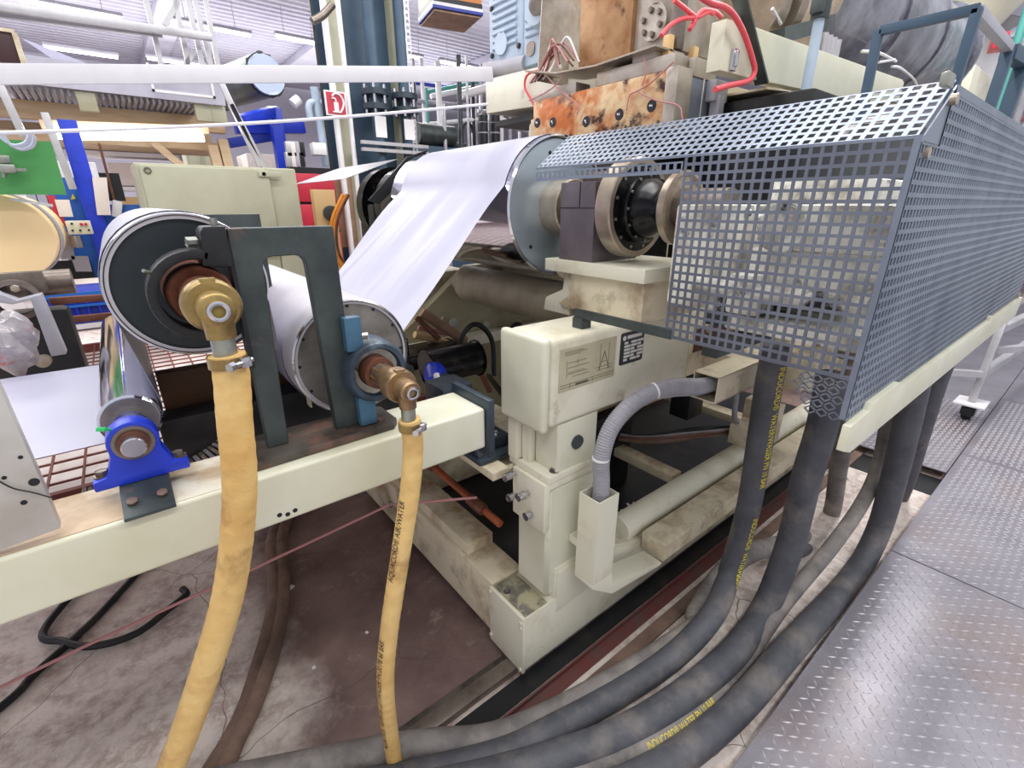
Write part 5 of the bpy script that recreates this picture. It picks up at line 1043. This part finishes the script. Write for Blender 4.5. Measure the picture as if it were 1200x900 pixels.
# left casting
lc = thing('grey_casting', 'grey cast arm and bearing of the neighbouring winder at the left edge', 'casting', (-.25, 2.2, 1.1))
obj('cast_arm', PR('Y', [(at('Y', 2.2, x, y).x, at('Y', 2.2, x, y).z) for x, y in ((-30, 328), (0, 345), (20, 352), (48, 345), (78, 415), (60, 418), (36, 352), (14, 357), (-30, 350))], 2.2, 2.26, .003), 'grey', lc)
obj('cross_shaft', CY((-.5, 2.4, 1.335), (-.16, 2.4, 1.335), .045, seg=20), 'iron', lc)
obj('casting_web', J(PR('Y', [(at('Y', 2.3, x, y).x, at('Y', 2.3, x, y).z) for x, y in ((-20, 322), (48, 318), (56, 340), (50, 345), (20, 352), (0, 345), (-20, 335))], 2.3, 2.34, .003), LA([(2.26, .05), (2.26, .066), (2.3, .066), (2.3, .05)], (at('Y', 2.26, 18, 352).x, 0, at('Y', 2.26, 18, 352).z), 'Y', 24)), 'iron', lc)
obj('socket_bolt', J(CY(at('Y', 2.15, 50, 424), at('Y', 2.2, 52, 422), .02), bolt(at('Y', 2.2, 18, 338), (0, -1, 0), .012, .01)), 'iron_pale', lc)
obj('dark_gap', B(-.45, -.2, 2.4, 2.5, .85, 1.24, .02), 'black', lc)
bg = thing('plastic_bag', 'crumpled clear bag with red print hanging below the grey casting', 'bag', (-.3, 1.9, 1.1))
def bag():
    bm = bmesh.new(); bmesh.ops.create_uvsphere(bm, u_segments=20, v_segments=14, radius=1)
    random.seed(5)
    for v in bm.verts:
        n = .12 * math.sin(v.co.x * 7 + v.co.z * 5) + .10 * math.sin(v.co.y * 11 + v.co.z * 9); v.co *= 1 + n
        v.co = Vector((v.co.x * .06, v.co.y * .05, v.co.z * .085)) + Vector(at('Y', 1.9, 10, 402))
    return bm
obj('bag_body', bag(), mat('bag_film', '#b5aeb1', '#857d80', 20, .4, .7, rough=.2, coat=.5, c3='#c4685e', s3=16, lo3=.58, hi3=.66), bg)
# blue crates, white table
cr = thing('blue_crate', 'blue plastic crates under a white bench behind the upper left roll', 'crate', (-.1, 3.0, 1.0))
a, b_ = at('Y', 2.9, 58, 345), at('Y', 2.9, 122, 372)
obj('crate_body', B(a.x - .05, b_.x + .1, 2.9, 3.2, b_.z - .02, a.z, .01), 'deepblue', cr)
for k in range(6): obj('crate_rib', B(a.x - .05 + .04 * k, a.x - .044 + .04 * k, 2.888, 2.9, b_.z, a.z, .001), 'blue', cr)
obj('crate_rim', J(B(a.x - .05, b_.x + .1, 2.885, 2.9, b_.z + .06, b_.z + .07), B(a.x - .05, b_.x + .1, 2.885, 2.9, a.z - .02, a.z)), 'bluem', cr)
for k, (ya, yb, lb) in enumerate(((353, 350, 'upper brown steel bar in front of the blue crates'), (377, 371, 'lower brown steel bar in front of the blue crates'))):
    one('brown_bar', BAR(at('Y', 2.7, 58, ya), at('Y', 2.7, 160, yb - 4), .028, .028, .003), 'rustshaft', lb, 'bar', 'brown steel bars')
    c_ = at('Y', 2.7, 70, ya); obj('bar_post', B(c_.x - .01, c_.x + .01, 2.69 + .015 * k, 2.70 + .015 * k, 0, c_.z), 'rustshaft', bpy.context.scene.collection.objects[-1])
a = at('Y', 3.3, 55, 330); b_ = at('Y', 3.3, 120, 345)
wt = thing('white_bench', 'white bench top with loose rods on it behind the blue crates', 'bench', (a.x, 3.3, b_.z))
obj('bench_top', B(a.x - .1, b_.x + .2, 3.22, 3.6, b_.z, a.z - .03, .004), 'paper', wt)
obj('loose_rod', J(BAR(at('Y', 3.2, 62, 331), at('Y', 3.2, 80, 335), .012), BAR(at('Y', 3.2, 60, 336), at('Y', 3.2, 82, 337), .01)), 'white', wt)
# orange hanging box
a, b_, c = at('Y', 6, 502, 0), at('Y', 6, 562, 0), at('Y', 6, 540, 20)
hb_ = thing('hanging_heater', 'orange box unit with a striped lower rim hanging at the top edge', 'unit heater', (3.9, 6, 3.7))
def rot_box(w_, h_, z): return PR('Z', [(3.95 + w_ * math.cos(R(t)), 6.2 + w_ * math.sin(R(t))) for t in (-58, 32, 122, 212)], z, z + h_)
obj('box_body', rot_box(.44, .7, 3.92), 'orange', hb_)
obj('rim_stripe', rot_box(.45, .05, 3.87), 'black', hb_); obj('rim_stripe', rot_box(.455, .035, 3.835), 'white', hb_); obj('rim_stripe', rot_box(.46, .03, 3.805), 'deepblue', hb_)
obj('box_bottom', rot_box(.42, .02, 3.78), 'tan', hb_)
# pipe thicket between column and die: every pipe its own thing
random.seed(11)
pipes = [((483, 95), (492, 190), .035, 'grey', 7.5, 'grey upright pipe nearest the steel column'), ((494, 95), (500, 175), .03, 'white', 7.4, 'white upright pipe second from the steel column'), ((512, 100), (520, 200), .045, 'white', 7.0, 'thickest white upright pipe in the middle of the far pipework'), ((530, 92), (548, 175), .035, 'steel_dark', 6.6, 'dark upright pipe in the middle of the far pipework'), ((540, 92), (556, 170), .02, 'alu', 6.7, 'thin aluminium upright right beside the dark middle pipe'), ((553, 115), (557, 165), .03, 'black', 7.2, 'black upright pipe just left of the two black filters'), ((586, 130), (590, 165), .03, 'white', 7.0, 'white upright pipe just right of the two black filters'), ((596, 132), (600, 162), .025, 'grey', 7.0, 'grey upright pipe under the cream box beam'), ((606, 125), (612, 165), .03, 'white', 7.6, 'white upright pipe closest to the burnt die'), ((500, 130), (505, 190), .02, 'teal', 7.1, 'teal upright pipe low in the far pipework'), ((520, 150), (524, 195), .03, 'alu', 6.5, 'short aluminium stub pipe rising from the pump skid'), ((575, 95), (578, 165), .02, 'steel_dark', 7.1, 'thin dark pipe between the two black filters'), ((487, 120), (491, 190), .015, 'black', 6.9, 'thin black cable pipe beside the steel column'), ((536, 120), (541, 190), .018, 'white', 6.8, 'thin white pipe crossing the dark middle pipe'), ((563, 100), (567, 165), .018, 'grey', 7.3, 'thin grey pipe behind the left black filter'), ((619, 128), (622, 160), .02, 'alu', 7.2, 'thin aluminium pipe touching the burnt die outline')]
for k, (a, b_, r_, m_, y, lb) in enumerate(pipes):
    p, q_ = at('Y', y, *a), at('Y', y, *b_); m = (p.x + q_.x) / 2
    one('far_pipe', CY((m, y, .0), (m, y, p.z + .3), r_, seg=10), m_, lb, 'pipe', 'far upright pipes')
hz = [((485, 118), (560, 125), .03, 'grey', 7.3, 'grey cross pipe, upper one right of the column'), ((478, 148), (560, 140), .03, 'white', 7.2, 'white cross pipe at mid height right of the column'), ((500, 108), (560, 96), .03, 'teal', 7.5, 'teal cross pipe just below the cream rail'), ((505, 113), (555, 103), .04, 'white', 7.6, 'white cross pipe running just under the teal one'), ((482, 170), (545, 172), .05, 'steel_dark', 6.9, 'thick dark cross pipe low behind the film'), ((540, 112), (575, 102), .06, 'white', 7.0, 'thick white cross pipe left of the cream box beam'), ((590, 140), (625, 150), .025, 'white', 7.4, 'upper thin white cross pipe under the cream box beam'), ((590, 148), (625, 156), .025, 'grey', 7.4, 'lower thin grey cross pipe under the cream box beam'), ((480, 96), (565, 108), .03, 'deepblue', 7.8, 'deep blue cross pipe highest in the far pipework'), ((560, 130), (625, 135), .03, 'alu', 7.8, 'aluminium cross pipe behind the two black filters'), ((500, 180), (560, 184), .06, 'bluesteel', 7.0, 'lowest blue-grey cross pipe just above the film')]
for k, (a, b_, r_, m_, y, lb) in enumerate(hz):
    one('far_cross_pipe', CY(at('Y', y, *a), at('Y', y, *b_), r_, seg=10), m_, lb, 'pipe', 'far cross pipes')
    c_ = at('Y', y, *b_); obj('pipe_post', CY((c_.x - .05, y, 0), (c_.x - .05, y, c_.z), .018, seg=8), 'alu', bpy.context.scene.collection.objects[-1])
for k, (x, y_, r_) in enumerate(((505, 160, .12), (520, 165, .14), (548, 155, .10))):
    c_ = at('Y', 6.9, x, y_); one('hose_loop', TB([c_ + Vector((r_ * math.cos(R(t)), 0, r_ * 1.3 * math.sin(R(t)))) for t in range(0, 181, 30)] + [c_ + Vector((-r_, 0, -.4))], .022, 8), ('steel_dark', 'green', 'black')[k], ('dark arched hose low beside the column', 'green arched hose in front of the thick white pipe', 'black arched hose left of the black filters')[k], 'hose', 'far arched hoses')
for k, x in enumerate((566, 580)):
    p = at('Y', 6.8, x, 136); q_ = at('Y', 6.8, x, 165)
    t = thing('black_filter', ('left', 'right')[k] + ' of the two black cylindrical filters below the cream box beam', 'filter', (p.x, 6.8, q_.z), 'black filters')
    obj('filter_body', CY((p.x, 6.8, q_.z - .1), (p.x, 6.8, p.z), .075, seg=16, b=.008), 'black', t)
    obj('filter_post', CY((p.x, 6.8, 0), (p.x, 6.8, q_.z - .1), .03, seg=8), 'grey', t)
    obj('filter_ring', J(CY((p.x, 6.8, q_.z + .1), (p.x, 6.8, q_.z + .12), .082, seg=16), CY((p.x, 6.8, q_.z + .25), (p.x, 6.8, q_.z + .26), .082, seg=16)), 'grey', t)
mw = thing('pump_skid', 'green-grey pump skid low in the far pipework behind the film', 'pump', (3.5, 6.5, 0))
a = at('Y', 6.5, 515, 185)
obj('skid_body', B(a.x - .5, a.x + .6, 6.5, 7.2, .05, a.z + .15, .02), 'bluesteel', mw)
obj('pump_head', J(CY((a.x - .3, 6.6, a.z + .3), (a.x + .3, 6.6, a.z + .3), .14, seg=20, b=.01)), 'steel_dark', mw)
# tall equipment backdrop along the middle of the hall
for k, (x, y, w_, h_, m_, lb) in enumerate(((-1.6, 8.5, 1.6, 2.1, 'white', 'white cabinet far behind the mezzanine posts'), (.9, 7.6, .5, 2.3, 'cabinet', 'pale cabinet far behind the leaning stair'), (1.5, 7.2, .45, 2.2, 'paper', 'cream cabinet between the stair and the column'), (4.2, 9.0, 2.2, 2.2, 'grey', 'wide grey machine housing in the far pipework'), (7.5, 8.5, 3.0, 2.6, 'grey', 'grey machine housing behind the feed block'))):
    t = thing('far_cabinet', lb, 'cabinet', (x + w_ / 2, y, 0))
    obj('cabinet_body', B(x, x + w_, y, y + .6, .02, h_, .01), m_, t)
    for j in range(3): obj('panel_door', B(x + .03 + j * w_ / 3, x + (j + 1) * w_ / 3 - .02, y - .02, y, .1, h_ - .08, .004), m_, t)
tw = thing('wall_pipes', 'pale blue-white pipe bend with white valve left of the fire sign', 'pipe', (1.4, 4.9, 1.8))
obj('pipe', TB([at('Y', 4.9, x, y) for x, y in ((368, 102), (371, 120), (376, 150), (382, 195))], .035, 10), 'motorblue', tw)
obj('bend', TB([at('Y', 4.9, x, y) for x, y in ((378, 121), (366, 120), (362, 126), (364, 140))], .03, 10), 'motorblue', tw)
obj('valve', J(OB(at('Y', 4.8, 373, 175), (.12, .1, .1), (0, 0, 0), .01), CY(at('Y', 4.8, 343, 122), at('Y', 4.8, 350, 116), .04, seg=14)), 'white', tw)
mbk = thing('valve_block', 'small grey valve block cluster under the blue gantry', 'valve', (1.3, 4.8, 1.7))
for k in range(8): obj('valve_body', OB(at('Y', 4.8, 338 + 5 * (k % 4), 175 + 12 * (k // 4)), (.05, .05, .12), (0, 0, 0), .006), ('alu', 'paper', 'grey', 'black')[k % 4], mbk)
obj('valve_base', B(1.28, 1.9, 4.85, 5.0, 1.2, 1.86, .01), 'tan', mbk)
